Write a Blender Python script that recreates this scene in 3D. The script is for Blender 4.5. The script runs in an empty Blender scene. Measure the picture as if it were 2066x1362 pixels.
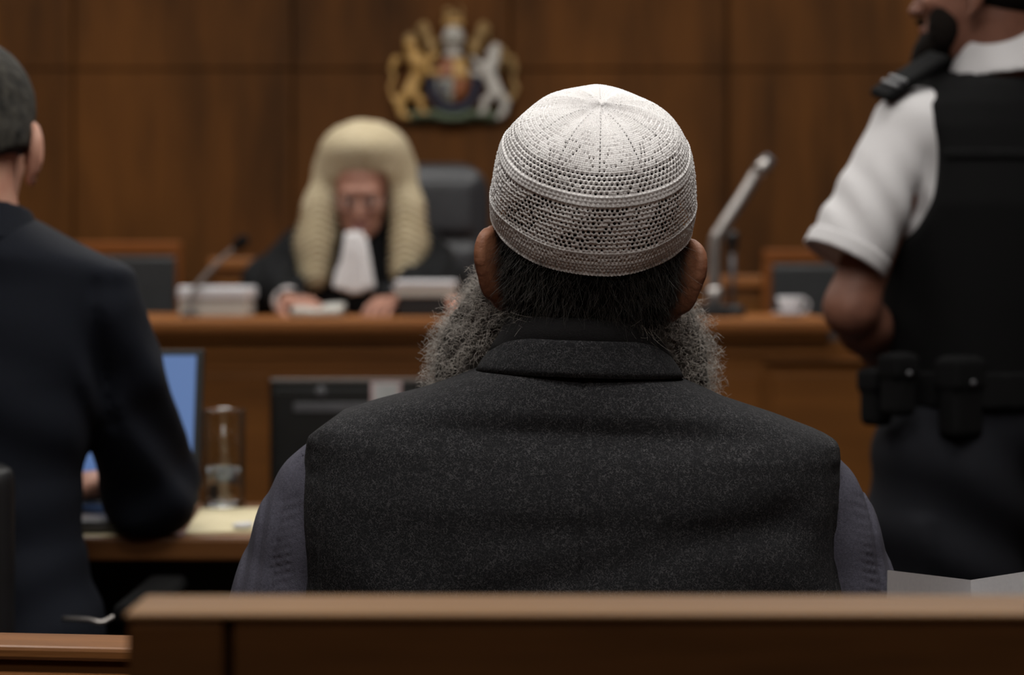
import bpy, bmesh, math, random
import numpy as np
from mathutils import Vector, Matrix

# ------------------------------------------------------------------ camera, world, lights, exposure
SC = bpy.context.scene
COL = SC.collection
FPX = 4000.0; CX = 1033.0; HY = 560.0; HC = 1.189      # focal length in px, centre column, horizon row, eye height
cam_data = bpy.data.cameras.new('camera')
cam = bpy.data.objects.new('camera', cam_data); COL.objects.link(cam)
cam.location = (0, 0, HC); cam.rotation_euler = (math.pi/2, 0, 0)
cam_data.sensor_width = 36.0; cam_data.lens = 36.0*FPX/2066.0
cam_data.shift_y = -(681.0-HY)/2066.0
cam_data.clip_start = 0.05
cam_data.dof.use_dof = True; cam_data.dof.focus_distance = 1.735; cam_data.dof.aperture_fstop = 4.3
SC.camera = cam
SC.view_settings.view_transform = 'Standard'; SC.view_settings.look = 'None'
SC.view_settings.gamma = 1.0; SC.view_settings.use_curve_mapping = False
SC.view_settings.exposure = 0.0
W = bpy.data.worlds.new('world'); SC.world = W; W.use_nodes = True
W.node_tree.nodes['Background'].inputs[0].default_value = (0.8, 0.85, 0.95, 1)
W.node_tree.nodes['Background'].inputs[1].default_value = 0.02
LIGHTS = [  # x, y, z, size x, size y, watts
    (-0.15, 1.10, 3.02, 1.5, 0.9, 20.0),
    (0.1, -0.55, 3.02, 1.4, 0.7, 15.5),  # added fill lamp behind the camera, brightens the waistcoat, cap and rail face
    (0.9, 2.35, 3.02, 1.2, 0.9, 13.0),
    (-1.4, 2.9, 3.02, 1.2, 0.9, 7.0),
    (-0.9, 4.75, 3.02, 1.4, 0.7, 19.5),
    (0.8, 4.75, 3.02, 1.4, 0.7, 18.5),
    (-2.2, 6.0, 3.02, 0.8, 0.7, 5.0),
    (2.0, 6.0, 3.02, 0.8, 0.7, 5.0),
]

def P(px, py, Y):                       # a point of the room from where it shows in the photo and how far off it stands
    return np.array([(px-CX)/FPX*Y, Y, HC+(HY-py)/FPX*Y])
def XP(px, Y): return (px-CX)/FPX*Y
def ZP(py, Y): return HC+(HY-py)/FPX*Y

# ------------------------------------------------------------------ materials
def lin(c):
    r = []
    for v in c[:3]:
        v = v/255.0
        r.append(v/12.92 if v <= 0.04045 else ((v+0.055)/1.055)**2.4)
    return (r[0], r[1], r[2], 1.0)
def newmat(name):
    m = bpy.data.materials.new(name); m.use_nodes = True
    nt = m.node_tree; b = nt.nodes['Principled BSDF']
    return m, nt, b
def N(nt, t, **kw):
    n = nt.nodes.new(t)
    for k, v in kw.items():
        if k.startswith('i_'):
            n.inputs[k[2:].replace('_', ' ')].default_value = v
        else: setattr(n, k, v)
    return n
def ramp(nt, stops):
    r = nt.nodes.new('ShaderNodeValToRGB'); e = r.color_ramp.elements
    while len(e) < len(stops): e.new(0.5)
    for k, (p, c) in enumerate(stops):
        e[k].position = p; e[k].color = c
    return r
def mat(name, c, rough=0.6, metal=0.0, c2=None, scale=30, bump=0.0, bscale=None, spec=0.5, sheen=0.0, stretch=(1,1,1), detail=4):
    m, nt, b = newmat(name); L = nt.links
    b.inputs['Roughness'].default_value = rough; b.inputs['Metallic'].default_value = metal
    b.inputs['Specular IOR Level'].default_value = spec
    if sheen: b.inputs['Sheen Weight'].default_value = sheen
    tc = N(nt, 'ShaderNodeTexCoord'); mp = N(nt, 'ShaderNodeMapping'); mp.inputs['Scale'].default_value = stretch
    L.new(tc.outputs['Object'], mp.inputs[0])
    no = N(nt, 'ShaderNodeTexNoise'); no.inputs['Scale'].default_value = scale; no.inputs['Detail'].default_value = detail
    L.new(mp.outputs[0], no.inputs['Vector'])
    if c2 is None: c2 = tuple(v*0.86 for v in c)
    r = ramp(nt, [(0.3, lin(c2)), (0.7, lin(c))]); L.new(no.outputs['Fac'], r.inputs[0])
    L.new(r.outputs[0], b.inputs['Base Color'])
    if bump:
        n2 = N(nt, 'ShaderNodeTexNoise'); n2.inputs['Scale'].default_value = bscale or scale*3; n2.inputs['Detail'].default_value = 3
        L.new(mp.outputs[0], n2.inputs['Vector'])
        bp = N(nt, 'ShaderNodeBump'); bp.inputs['Strength'].default_value = bump; bp.inputs['Distance'].default_value = 0.002
        L.new(n2.outputs['Fac'], bp.inputs['Height']); L.new(bp.outputs[0], b.inputs['Normal'])
    return m
def wood(name, dark, light, rough=0.42, axis='z', big=1.3, grain=26, coat=0.0, spec=0.4):
    m, nt, b = newmat(name); L = nt.links
    tc = N(nt, 'ShaderNodeTexCoord'); mp = N(nt, 'ShaderNodeMapping')
    s = {'z': (1, 1, 0.10), 'x': (0.07, 1, 1)}[axis]
    mp.inputs['Scale'].default_value = s; L.new(tc.outputs['Object'], mp.inputs[0])
    n1 = N(nt, 'ShaderNodeTexNoise'); n1.inputs['Scale'].default_value = grain; n1.inputs['Detail'].default_value = 6; n1.inputs['Distortion'].default_value = 0.6
    L.new(mp.outputs[0], n1.inputs['Vector'])
    mp2 = N(nt, 'ShaderNodeMapping'); mp2.inputs['Scale'].default_value = {'z': (2.2, 2.2, 0.7), 'x': (0.6, 2, 2)}[axis]
    L.new(tc.outputs['Object'], mp2.inputs[0])
    n2 = N(nt, 'ShaderNodeTexNoise'); n2.inputs['Scale'].default_value = big; n2.inputs['Detail'].default_value = 4
    L.new(mp2.outputs[0], n2.inputs['Vector'])
    n3 = N(nt, 'ShaderNodeTexNoise'); n3.inputs['Scale'].default_value = grain*7; n3.inputs['Detail'].default_value = 3
    L.new(mp.outputs[0], n3.inputs['Vector'])
    a = N(nt, 'ShaderNodeMath', operation='MULTIPLY'); a.inputs[1].default_value = 0.42; L.new(n1.outputs['Fac'], a.inputs[0])
    a2 = N(nt, 'ShaderNodeMath', operation='MULTIPLY_ADD'); a2.inputs[1].default_value = 0.58; L.new(n2.outputs['Fac'], a2.inputs[0]); L.new(a.outputs[0], a2.inputs[2])
    a3 = N(nt, 'ShaderNodeMath', operation='MULTIPLY_ADD'); a3.inputs[1].default_value = 0.22; L.new(n3.outputs['Fac'], a3.inputs[0]); L.new(a2.outputs[0], a3.inputs[2])
    r = ramp(nt, [(0.42, lin(dark)), (0.80, lin(light))]); L.new(a3.outputs[0], r.inputs[0])
    L.new(r.outputs[0], b.inputs['Base Color'])
    b.inputs['Roughness'].default_value = rough; b.inputs['Specular IOR Level'].default_value = spec
    bp = N(nt, 'ShaderNodeBump'); bp.inputs['Strength'].default_value = 0.15; bp.inputs['Distance'].default_value = 0.001
    L.new(n3.outputs['Fac'], bp.inputs['Height']); L.new(bp.outputs[0], b.inputs['Normal'])
    return m

M = {}
M['wall'] = wood('wall_veneer', (55, 34, 15), (112, 69, 29), rough=0.65, big=1.8, grain=5, spec=.12)
M['bench'] = wood('bench_veneer', (96, 59, 25), (138, 87, 39), rough=0.5, axis='x', big=1.2, grain=12, spec=.18)
M['ledge'] = wood('ledge_oak', (132, 82, 42), (166, 108, 60), rough=0.42, axis='x', spec=.25)
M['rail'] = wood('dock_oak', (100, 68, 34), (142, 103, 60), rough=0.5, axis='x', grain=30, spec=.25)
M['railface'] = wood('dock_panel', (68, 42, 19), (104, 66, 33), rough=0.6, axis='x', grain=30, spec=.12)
M['side'] = wood('side_rail_oak', (104, 66, 36), (164, 110, 64), rough=0.3, axis='x', grain=55)
M['desk'] = wood('desk_oak', (84, 53, 27), (118, 76, 41), rough=0.45, axis='x', spec=.25)
M['chairwood'] = wood('chair_wood', (104, 58, 22), (136, 78, 32), rough=0.5, axis='x', spec=.2)
M['black'] = mat('black_plastic', (26, 26, 28), 0.45)
M['monitor'] = mat('monitor_black', (30, 31, 31), 0.38)
M['monitor_grey'] = mat('monitor_grey', (92, 92, 96), 0.5)
M['monitor_edge'] = mat('monitor_edge', (112, 104, 100), 0.4)
M['leather'] = mat('black_leather', (48, 49, 53), 0.42, bump=0.3, bscale=180)
M['leather2'] = mat('dark_leather', (46, 48, 50), 0.45, bump=0.3, bscale=180)
M['chrome'] = mat('chrome', (178, 172, 168), 0.3, metal=0.75)
M['greytube'] = mat('grey_tube', (120, 112, 108), 0.4, metal=0.4)
M['paper'] = mat('white_paper', (214, 213, 216), 0.8, scale=300, c2=(208, 207, 211))
M['paper2'] = mat('stack_paper', (205, 203, 196), 0.8, scale=60, stretch=(1, 1, 20), c2=(168, 166, 160))
M['cream'] = mat('cream_paper', (222, 210, 174), 0.8, c2=(212, 199, 162))
M['label'] = mat('label_paper', (196, 198, 198), 0.6)
M['label_red'] = mat('label_border', (206, 180, 180), 0.6)
M['floor'] = mat('carpet', (44, 42, 46), 0.95, scale=200, bump=0.3)
M['ceiling'] = mat('ceiling_plaster', (150, 148, 144), 0.9)
M['skin_a'] = mat('skin_tan', (158, 108, 80), 0.55, c2=(134, 84, 60), scale=45, bump=0.25, bscale=400)
M['skin_b'] = mat('skin_fair', (206, 158, 136), 0.5, c2=(192, 136, 116), scale=40)
M['skin_j'] = mat('skin_ruddy', (170, 124, 104), 0.6, c2=(150, 104, 88), scale=30)
M['skin_o'] = mat('skin_olive', (134, 90, 72), 0.6, c2=(112, 72, 57), scale=30)
M['eye'] = mat('eye_white', (215, 210, 205), 0.2)
M['iris'] = mat('eye_dark', (40, 28, 20), 0.15)
M['lip'] = mat('lips', (150, 88, 80), 0.45)
M['hair_dark'] = mat('hair_black', (78, 74, 70), 0.5, scale=120, c2=(40, 38, 36), spec=0.5)
M['hair_core'] = mat('hair_core', (15, 15, 15), 0.9, spec=0.05)
M['hair_l'] = mat('hair_grey_brown', (72, 69, 63), 0.8, scale=60, c2=(34, 33, 31), spec=.2, bump=0.6, bscale=160)
M['hair_o'] = mat('hair_officer', (24, 19, 16), 0.9, scale=60, spec=.1, bump=0.6, bscale=160)
M['suit'] = mat('navy_suit', (20, 24, 35), 0.85, scale=400, c2=(14, 18, 27), spec=.25, bump=0.25, bscale=900)
M['robe'] = mat('black_robe', (16, 17, 19), 0.85, spec=.2)
M['stab'] = mat('black_vest', (15, 15, 16), 0.9, spec=.15, scale=300, bump=0.4, bscale=700)
M['trouser'] = mat('dark_trousers', (26, 27, 33), 0.9, scale=200, c2=(20, 21, 26), spec=.2)
M['white_shirt'] = mat('white_shirt', (214, 212, 214), 0.8, scale=8, c2=(208, 206, 208))
M['jabot'] = mat('white_jabot', (222, 219, 220), 0.8, c2=(216, 213, 214))
M['wig'] = mat('wig_horsehair', (198, 185, 157), 0.9, scale=70, c2=(172, 156, 124), bump=0.5, bscale=300)
M['shoe'] = mat('black_shoe', (20, 20, 20), 0.3)
M['shirt'] = None
M['gold'] = mat('gilt', (212, 170, 102), 0.5, c2=(176, 136, 76), scale=20)
M['dullgold'] = mat('dull_gilt', (172, 140, 88), 0.6, c2=(130, 102, 60))
M['silver'] = mat('silver_paint', (212, 208, 200), 0.5, c2=(180, 175, 168))
M['green'] = mat('green_paint', (96, 108, 84), 0.6, c2=(72, 84, 66))
M['blue'] = mat('garter_blue', (50, 54, 76), 0.5)
M['red'] = mat('shield_red', (160, 100, 66), 0.5, c2=(136, 86, 58))
M['pale'] = mat('shield_pale', (178, 178, 166), 0.5)
M['navy'] = mat('shield_navy', (96, 96, 110), 0.5)

def glassmat(name, col=(1, 1, 1, 1), ior=1.45, rough=0.0):
    m, nt, b = newmat(name)
    b.inputs['Base Color'].default_value = col; b.inputs['Transmission Weight'].default_value = 1.0
    b.inputs['IOR'].default_value = ior; b.inputs['Roughness'].default_value = rough
    return m
def thinglass(name):                    # thin clear wall: lets the view through, mirrors by angle
    m, nt, b = newmat(name); L = nt.links
    tr = N(nt, 'ShaderNodeBsdfTransparent'); tr.inputs[0].default_value = (.93, .95, .95, 1)
    gl = N(nt, 'ShaderNodeBsdfGlossy'); gl.inputs['Roughness'].default_value = .03
    lw = N(nt, 'ShaderNodeLayerWeight'); lw.inputs['Blend'].default_value = .28
    ad = N(nt, 'ShaderNodeMath', operation='MULTIPLY_ADD'); ad.inputs[1].default_value = .45; ad.inputs[2].default_value = .03
    L.new(lw.outputs['Fresnel'], ad.inputs[0])
    mx = N(nt, 'ShaderNodeMixShader'); L.new(ad.outputs[0], mx.inputs[0]); L.new(tr.outputs[0], mx.inputs[1]); L.new(gl.outputs[0], mx.inputs[2])
    L.new(mx.outputs[0], nt.nodes['Material Output'].inputs[0]); return m
M['glass'] = glassmat('clear_glass'); M['thin_glass'] = thinglass('thin_clear_glass'); M['water'] = glassmat('water', ior=1.33)
def emit(name, c, s):
    m, nt, b = newmat(name)
    b.inputs['Base Color'].default_value = (0.02, 0.02, 0.02, 1)
    b.inputs['Emission Color'].default_value = lin(c); b.inputs['Emission Strength'].default_value = s
    return m
M['screen'] = emit('screen_blue', (92, 124, 178), 0.78)
M['lamp'] = emit('lamp_diffuser', (255, 250, 240), 3.0)

def fleckmat():                          # charcoal boucle: dark ground with pale curled fibres
    m, nt, b = newmat('charcoal_wool'); L = nt.links
    tc = N(nt, 'ShaderNodeTexCoord')
    warp = N(nt, 'ShaderNodeTexNoise'); warp.inputs['Scale'].default_value = 260; warp.inputs['Detail'].default_value = 2
    L.new(tc.outputs['Object'], warp.inputs['Vector'])
    vm = N(nt, 'ShaderNodeVectorMath', operation='MULTIPLY_ADD'); vm.inputs[1].default_value = (0.006, 0.006, 0.006)
    L.new(warp.outputs['Color'], vm.inputs[0]); L.new(tc.outputs['Object'], vm.inputs[2])
    n1 = N(nt, 'ShaderNodeTexNoise'); n1.inputs['Scale'].default_value = 400; n1.inputs['Detail'].default_value = 1.0
    L.new(vm.outputs[0], n1.inputs['Vector'])
    s = N(nt, 'ShaderNodeMath', operation='SUBTRACT'); s.inputs[1].default_value = 0.5; L.new(n1.outputs['Fac'], s.inputs[0])
    ab = N(nt, 'ShaderNodeMath', operation='ABSOLUTE'); L.new(s.outputs[0], ab.inputs[0])
    r = ramp(nt, [(0.0, (1, 1, 1, 1)), (0.06, (0, 0, 0, 1))]); L.new(ab.outputs[0], r.inputs[0])
    n2 = N(nt, 'ShaderNodeTexNoise'); n2.inputs['Scale'].default_value = 120; n2.inputs['Detail'].default_value = 2; L.new(tc.outputs['Object'], n2.inputs['Vector'])
    r2 = ramp(nt, [(0.34, (0.4, 0.4, 0.4, 1)), (0.62, (1, 1, 1, 1))]); L.new(n2.outputs['Fac'], r2.inputs[0])
    mu = N(nt, 'ShaderNodeMath', operation='MULTIPLY'); L.new(r.outputs[0], mu.inputs[0]); L.new(r2.outputs[0], mu.inputs[1])
    mx = N(nt, 'ShaderNodeMix', data_type='RGBA'); L.new(mu.outputs[0], mx.inputs['Factor'])
    mx.inputs[6].default_value = lin((32, 32, 34)); mx.inputs[7].default_value = lin((80, 79, 81))
    L.new(mx.outputs[2], b.inputs['Base Color'])
    b.inputs['Roughness'].default_value = 0.95; b.inputs['Specular IOR Level'].default_value = 0.15
    bp = N(nt, 'ShaderNodeBump'); bp.inputs['Strength'].default_value = 0.35; bp.inputs['Distance'].default_value = 0.0010
    L.new(mu.outputs[0], bp.inputs['Height']); L.new(bp.outputs[0], b.inputs['Normal'])
    return m
M['wool'] = fleckmat()
M['collar'] = mat('black_wool', (32, 31, 32), 0.95, scale=700, c2=(22, 21, 22), spec=0.15, bump=0.4, bscale=900)
M['shirt'] = mat('grey_cotton', (86, 85, 97), 0.9, scale=500, c2=(68, 67, 78), spec=0.2, bump=0.35, bscale=1200)
M['cap'] = mat('white_crochet', (246, 244, 244), 0.95, scale=900, c2=(236, 233, 232), spec=0.15)
M['beard'] = mat('grey_beard_hair', (206, 198, 190), 0.55, scale=40, c2=(140, 134, 128), spec=0.4)
M['beard_core'] = mat('beard_core', (88, 83, 79), 0.95, scale=160, c2=(44, 41, 39), spec=0.1)

# ------------------------------------------------------------------ objects and tags
def link(o, parent=None):
    COL.objects.link(o)
    if parent is not None:
        o.parent = parent                # meshes are modelled in room coordinates; the Empty stands at the thing's base
        if parent.type == 'EMPTY': o.matrix_parent_inverse = Matrix.Translation(-parent.location)
    return o
def thing(name, label, cat, loc, group=None):
    o = bpy.data.objects.new(name, None); COL.objects.link(o); o.location = loc; o.empty_display_size = 0.05
    o['label'] = label; o['category'] = cat
    if group: o['group'] = group
    return o
def tag(o, label, cat, group=None):
    o['label'] = label; o['category'] = cat
    if group: o['group'] = group
    return o
def struct(o): o['kind'] = 'structure'; return o
def from_bm(name, bm, m, parent=None, smooth=False):
    me = bpy.data.meshes.new(name); bm.normal_update(); bm.to_mesh(me); bm.free()
    for mm in (m if isinstance(m, (list, tuple)) else [m]): me.materials.append(mm)
    if smooth:
        me.polygons.foreach_set('use_smooth', [True]*len(me.polygons))
    return link(bpy.data.objects.new(name, me), parent)
def from_np(name, V, F, m, parent=None, mi=None, smooth=True):
    me = bpy.data.meshes.new(name); V = np.asarray(V, np.float32); F = np.asarray(F, np.int32); k = F.shape[1]
    me.vertices.add(len(V)); me.vertices.foreach_set('co', V.ravel())
    me.loops.add(F.size); me.loops.foreach_set('vertex_index', F.ravel())
    me.polygons.add(len(F)); me.polygons.foreach_set('loop_start', np.arange(0, F.size, k, dtype=np.int32))
    me.polygons.foreach_set('loop_total', np.full(len(F), k, np.int32))
    for mm in (m if isinstance(m, (list, tuple)) else [m]): me.materials.append(mm)
    if mi is not None: me.polygons.foreach_set('material_index', np.asarray(mi, np.int32))
    me.polygons.foreach_set('use_smooth', np.full(len(F), smooth))
    me.update(calc_edges=True)
    return link(bpy.data.objects.new(name, me), parent)
def bm_box(bm, lo, hi, bev=0.004, seg=2, M4=None):
    r = bmesh.ops.create_cube(bm, size=1.0); vs = r['verts']
    lo = Vector(lo); hi = Vector(hi); c = (lo+hi)/2; s = hi-lo
    for v in vs: v.co = Vector((v.co.x*s.x, v.co.y*s.y, v.co.z*s.z))+c
    if bev > 0:
        es = list({e for v in vs for e in v.link_edges})
        rr = bmesh.ops.bevel(bm, geom=es, offset=min(bev, min(s)*0.45), segments=seg, profile=0.5, affect='EDGES')
        vs = list({v for f in rr['faces'] for v in f.verts} | {v for v in vs if v.is_valid})
    if M4 is not None:
        for v in vs: v.co = M4 @ v.co
    return vs
def boxo(name, lo, hi, m, parent=None, bev=0.004, M4=None):
    bm = bmesh.new(); bm_box(bm, lo, hi, bev, M4=M4); return from_bm(name, bm, m, parent)
def boxes(name, bl, m, parent=None, bev=0.004):
    bm = bmesh.new()
    for lo, hi in bl: bm_box(bm, lo, hi, bev)
    return from_bm(name, bm, m, parent)
def tube_np(pts, rad, n=14, cap=True):
    pts = np.asarray(pts, float); rad = np.broadcast_to(np.asarray(rad, float), (len(pts),))
    T = np.gradient(pts, axis=0); T /= np.linalg.norm(T, axis=1)[:, None]
    ref = np.array([0, 0, 1.0]) if abs(T[0][2]) < 0.9 else np.array([0, 1.0, 0])
    V = []; a = np.linspace(0, 2*np.pi, n, endpoint=False); u = np.cross(T[0], ref); u /= np.linalg.norm(u)
    for p, t, r in zip(pts, T, rad):
        u = u-t*np.dot(u, t); u /= np.linalg.norm(u); w = np.cross(t, u)
        V.append(p+r*(np.cos(a)[:, None]*u+np.sin(a)[:, None]*w))
    V = np.concatenate(V); F = []
    for i in range(len(pts)-1):
        for j in range(n):
            k = (j+1) % n; F.append([i*n+j, i*n+k, (i+1)*n+k, (i+1)*n+j])
    if cap:
        V = np.concatenate([V, pts[:1], pts[-1:]]); a0 = len(V)-2; a1 = len(V)-1; q = (len(pts)-1)*n
        for j in range(n):
            k = (j+1) % n; F.append([a0, k, j, j]); F.append([a1, q+j, q+k, q+k])
    return V, F
def bm_add(bm, V, F):
    vs = [bm.verts.new(v) for v in V]
    for f in F:
        q = []
        for i in f:
            if not q or (vs[i] is not q[-1] and vs[i] is not q[0]): q.append(vs[i])
        if len(q) >= 3:
            try: bm.faces.new(q)
            except ValueError: pass
def tubeo(name, pts, rad, m, parent=None, n=14):
    bm = bmesh.new(); bm_add(bm, *tube_np(pts, rad, n)); return from_bm(name, bm, m, parent, smooth=True)
def lathe(name, prof, c, m, parent=None, n=40):
    bm = bmesh.new(); a = np.linspace(0, 2*np.pi, n, endpoint=False); V = []; F = []
    for r, z in prof: V += [(c[0]+r*math.cos(t), c[1]+r*math.sin(t), c[2]+z) for t in a]
    for i in range(len(prof)-1):
        for j in range(n):
            k = (j+1) % n; F.append([i*n+j, i*n+k, (i+1)*n+k, (i+1)*n+j])
    bm_add(bm, V, F)
    bmesh.ops.remove_doubles(bm, verts=bm.verts, dist=1e-6)
    bmesh.ops.recalc_face_normals(bm, faces=bm.faces)
    return from_bm(name, bm, m, parent, smooth=True)
def spline(pts, n):
    pts = np.asarray(pts, float); k = len(pts); out = []
    for i in range(k-1):
        p0 = pts[max(i-1, 0)]; p1 = pts[i]; p2 = pts[i+1]; p3 = pts[min(i+2, k-1)]
        for t in np.linspace(0, 1, n, endpoint=False):
            out.append(0.5*((2*p1)+(-p0+p2)*t+(2*p0-5*p1+4*p2-p3)*t*t+(-p0+3*p1-3*p2+p3)*t**3))
    out.append(pts[-1]); return np.array(out)

# ------------------------------------------------------------------ implicit surfaces -> meshes (smooth unions of shapes, meshed by surface nets)
def axis(lo, hi, h, fine=()):
    xs = [lo]
    while xs[-1] < hi:
        st = h
        for a, b, f in fine:
            if a-h*0.5 <= xs[-1] <= b: st = min(st, f)
        xs.append(xs[-1]+st)
    return np.array(xs, np.float32)
class Vol:
    def __init__(s, xs, ys, zs):
        s.ax = [xs, ys, zs]; s.F = np.full((len(xs), len(ys), len(zs)), 0.08, np.float32)
    def sl(s, lo, hi):
        r = []
        for a in range(3):
            i = max(int(np.searchsorted(s.ax[a], lo[a]))-1, 0); j = min(int(np.searchsorted(s.ax[a], hi[a]))+1, len(s.ax[a]))
            r.append(slice(i, max(j, i)))
        return tuple(r)
    def add(s, prim, k=0.01, op='u', m=0.03):
        fn, lo, hi = prim; mm = m+k
        q = s.sl(np.array(lo)-mm, np.array(hi)+mm)
        G = s.F[q]
        if G.size == 0: return s
        x = s.ax[0][q[0]][:, None, None]; y = s.ax[1][q[1]][None, :, None]; z = s.ax[2][q[2]][None, None, :]
        D = np.broadcast_to(fn(x, y, z), G.shape).astype(np.float32)
        if op == 'u':
            if k > 0:
                h = np.clip(0.5+0.5*(G-D)/k, 0, 1); s.F[q] = G*(1-h)+D*h-k*h*(1-h)
            else: s.F[q] = np.minimum(G, D)
        elif op == 's':
            if k > 0:
                h = np.clip(0.5-0.5*(G+D)/k, 0, 1); s.F[q] = G*(1-h)+(-D)*h+k*h*(1-h)
            else: s.F[q] = np.maximum(G, -D)
        elif op == 'i':
            s.F[q] = np.maximum(G, D)
        return s
    def all(s, prims, k=0.01):
        for p in prims:
            if isinstance(p, tuple) and len(p) == 3 and callable(p[0]): s.add(p, k)
            else: s.add(p[0], **p[1])
        return s
    def disp(s, fn):
        x = s.ax[0][:, None, None]; y = s.ax[1][None, :, None]; z = s.ax[2][None, None, :]
        s.F += fn(x, y, z); return s
    def cut(s, fn):                      # keep where fn < 0
        x = s.ax[0][:, None, None]; y = s.ax[1][None, :, None]; z = s.ax[2][None, None, :]
        s.F = np.maximum(s.F, fn(x, y, z)).astype(np.float32); return s
    def mesh(s, name, m, parent=None, mi=None, smooth=1):
        F = s.F; S = F < 0; n = np.array(F.shape)-1
        cnt = np.zeros(n, np.int8)
        for i in (0, 1):
            for j in (0, 1):
                for k in (0, 1): cnt += S[i:i+n[0], j:j+n[1], k:k+n[2]]
        act = (cnt > 0) & (cnt < 8); ai = np.argwhere(act)
        idx = np.full(n, -1, np.int64); idx[act] = np.arange(len(ai))
        pos = np.zeros((len(ai), 3)); c = np.zeros(len(ai))
        for a in range(3):
            e = np.eye(3, dtype=int)[a]; o = [q for q in range(3) if q != a]
            for u in (0, 1):
                for v in (0, 1):
                    off = np.zeros(3, int); off[o[0]] = u; off[o[1]] = v
                    p0 = ai+off; p1 = p0+e
                    f0 = F[p0[:, 0], p0[:, 1], p0[:, 2]]; f1 = F[p1[:, 0], p1[:, 1], p1[:, 2]]
                    cr = (f0 < 0) != (f1 < 0); t = np.where(cr, f0/np.where(cr, f0-f1, 1), 0)
                    pos += np.where(cr[:, None], p0+t[:, None]*e, 0); c += cr
        pos /= c[:, None]
        V = np.stack([np.interp(pos[:, a], np.arange(len(s.ax[a])), s.ax[a]) for a in range(3)], 1)
        Q = []
        for a in range(3):
            b, d = (a+1) % 3, (a+2) % 3
            s0 = [slice(None)]*3; s1 = [slice(None)]*3; s0[a] = slice(0, -1); s1[a] = slice(1, None)
            A = S[tuple(s0)]; B = S[tuple(s1)]
            g = np.argwhere(A != B); g = g[(g[:, b] > 0) & (g[:, d] > 0) & (g[:, b] < n[b]) & (g[:, d] < n[d])]
            eb = np.eye(3, dtype=int)[b]; ed = np.eye(3, dtype=int)[d]
            ii = [idx[tuple((g-w).T)] for w in (0*eb, eb, eb+ed, ed)]
            q = np.stack(ii, 1); fl = A[tuple(g.T)]
            q[~fl] = q[~fl][:, ::-1]; Q.append(q)
        Q = np.concatenate(Q)
        for _ in range(smooth):
            acc = np.zeros_like(V); w = np.zeros(len(V))
            for i in range(4):
                a_ = Q[:, i]; b_ = Q[:, (i+1) % 4]
                for ax in range(3): acc[:, ax] += np.bincount(a_, V[b_, ax], len(V))+np.bincount(b_, V[a_, ax], len(V))
                w += np.bincount(a_, minlength=len(V))+np.bincount(b_, minlength=len(V))
            V = 0.5*V+0.5*acc/np.maximum(w, 1)[:, None]
        m_i = None
        if mi is not None: m_i = mi(V[Q].mean(1))
        return from_np(name, V, Q, m, parent, mi=m_i)
def box_of(prims, pad=0.03):
    lo = np.min([np.array(p[1] if callable(p[0]) else p[0][1]) for p in prims], 0)-pad
    hi = np.max([np.array(p[2] if callable(p[0]) else p[0][2]) for p in prims], 0)+pad
    return lo, hi
def volume(prims, h, k=0.01, pad=0.02, fine=((), (), ()), lo=None, hi=None):
    l, u = box_of(prims, pad)
    if lo is not None: l = np.maximum(l, lo)
    if hi is not None: u = np.minimum(u, hi)
    return Vol(*[axis(l[a], u[a], h, fine[a]) for a in range(3)]).all(prims, k)
I3 = np.eye(3)
def ell(c, r, R=None):
    c = np.asarray(c, float); r = np.asarray(r, float); R = I3 if R is None else R
    def fn(x, y, z):
        dx, dy, dz = x-c[0], y-c[1], z-c[2]
        a = (R[0, 0]*dx+R[1, 0]*dy+R[2, 0]*dz); b = (R[0, 1]*dx+R[1, 1]*dy+R[2, 1]*dz); d = (R[0, 2]*dx+R[1, 2]*dy+R[2, 2]*dz)
        k0 = np.sqrt((a/r[0])**2+(b/r[1])**2+(d/r[2])**2); k1 = np.sqrt((a/r[0]**2)**2+(b/r[1]**2)**2+(d/r[2]**2)**2)+1e-9
        return k0*(k0-1)/k1
    e = np.abs(R) @ r
    return fn, c-e, c+e
def cone(a, b, ra, rb, flat=False):
    a = np.asarray(a, float); b = np.asarray(b, float); d = b-a; L = max(np.linalg.norm(d), 1e-6); d = d/L
    def fn(x, y, z):
        dx, dy, dz = x-a[0], y-a[1], z-a[2]; t0 = (dx*d[0]+dy*d[1]+dz*d[2]); t = np.clip(t0/L, 0, 1)
        q = np.sqrt((dx-t*L*d[0])**2+(dy-t*L*d[1])**2+(dz-t*L*d[2])**2) if not flat else np.sqrt(np.maximum(dx*dx+dy*dy+dz*dz-t0*t0, 0))
        f = q-(ra+(rb-ra)*t)
        if flat: f = np.maximum(f, np.maximum(-t0, t0-L))
        return f
    r = max(ra, rb); return fn, np.minimum(a, b)-r, np.maximum(a, b)+r
def chain(pts, rs): return [cone(pts[i], pts[i+1], rs[i], rs[i+1]) for i in range(len(pts)-1)]
def bx(c, r, R=None, rd=0.004):
    c = np.asarray(c, float); r = np.asarray(r, float); R = I3 if R is None else R
    def fn(x, y, z):
        dx, dy, dz = x-c[0], y-c[1], z-c[2]
        q = [np.abs(R[0, i]*dx+R[1, i]*dy+R[2, i]*dz)-r[i]+rd for i in range(3)]
        return np.sqrt(sum(np.maximum(v, 0)**2 for v in q))+np.minimum(np.maximum(np.maximum(q[0], q[1]), q[2]), 0)-rd
    e = np.abs(R) @ r
    return fn, c-e, c+e
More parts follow.
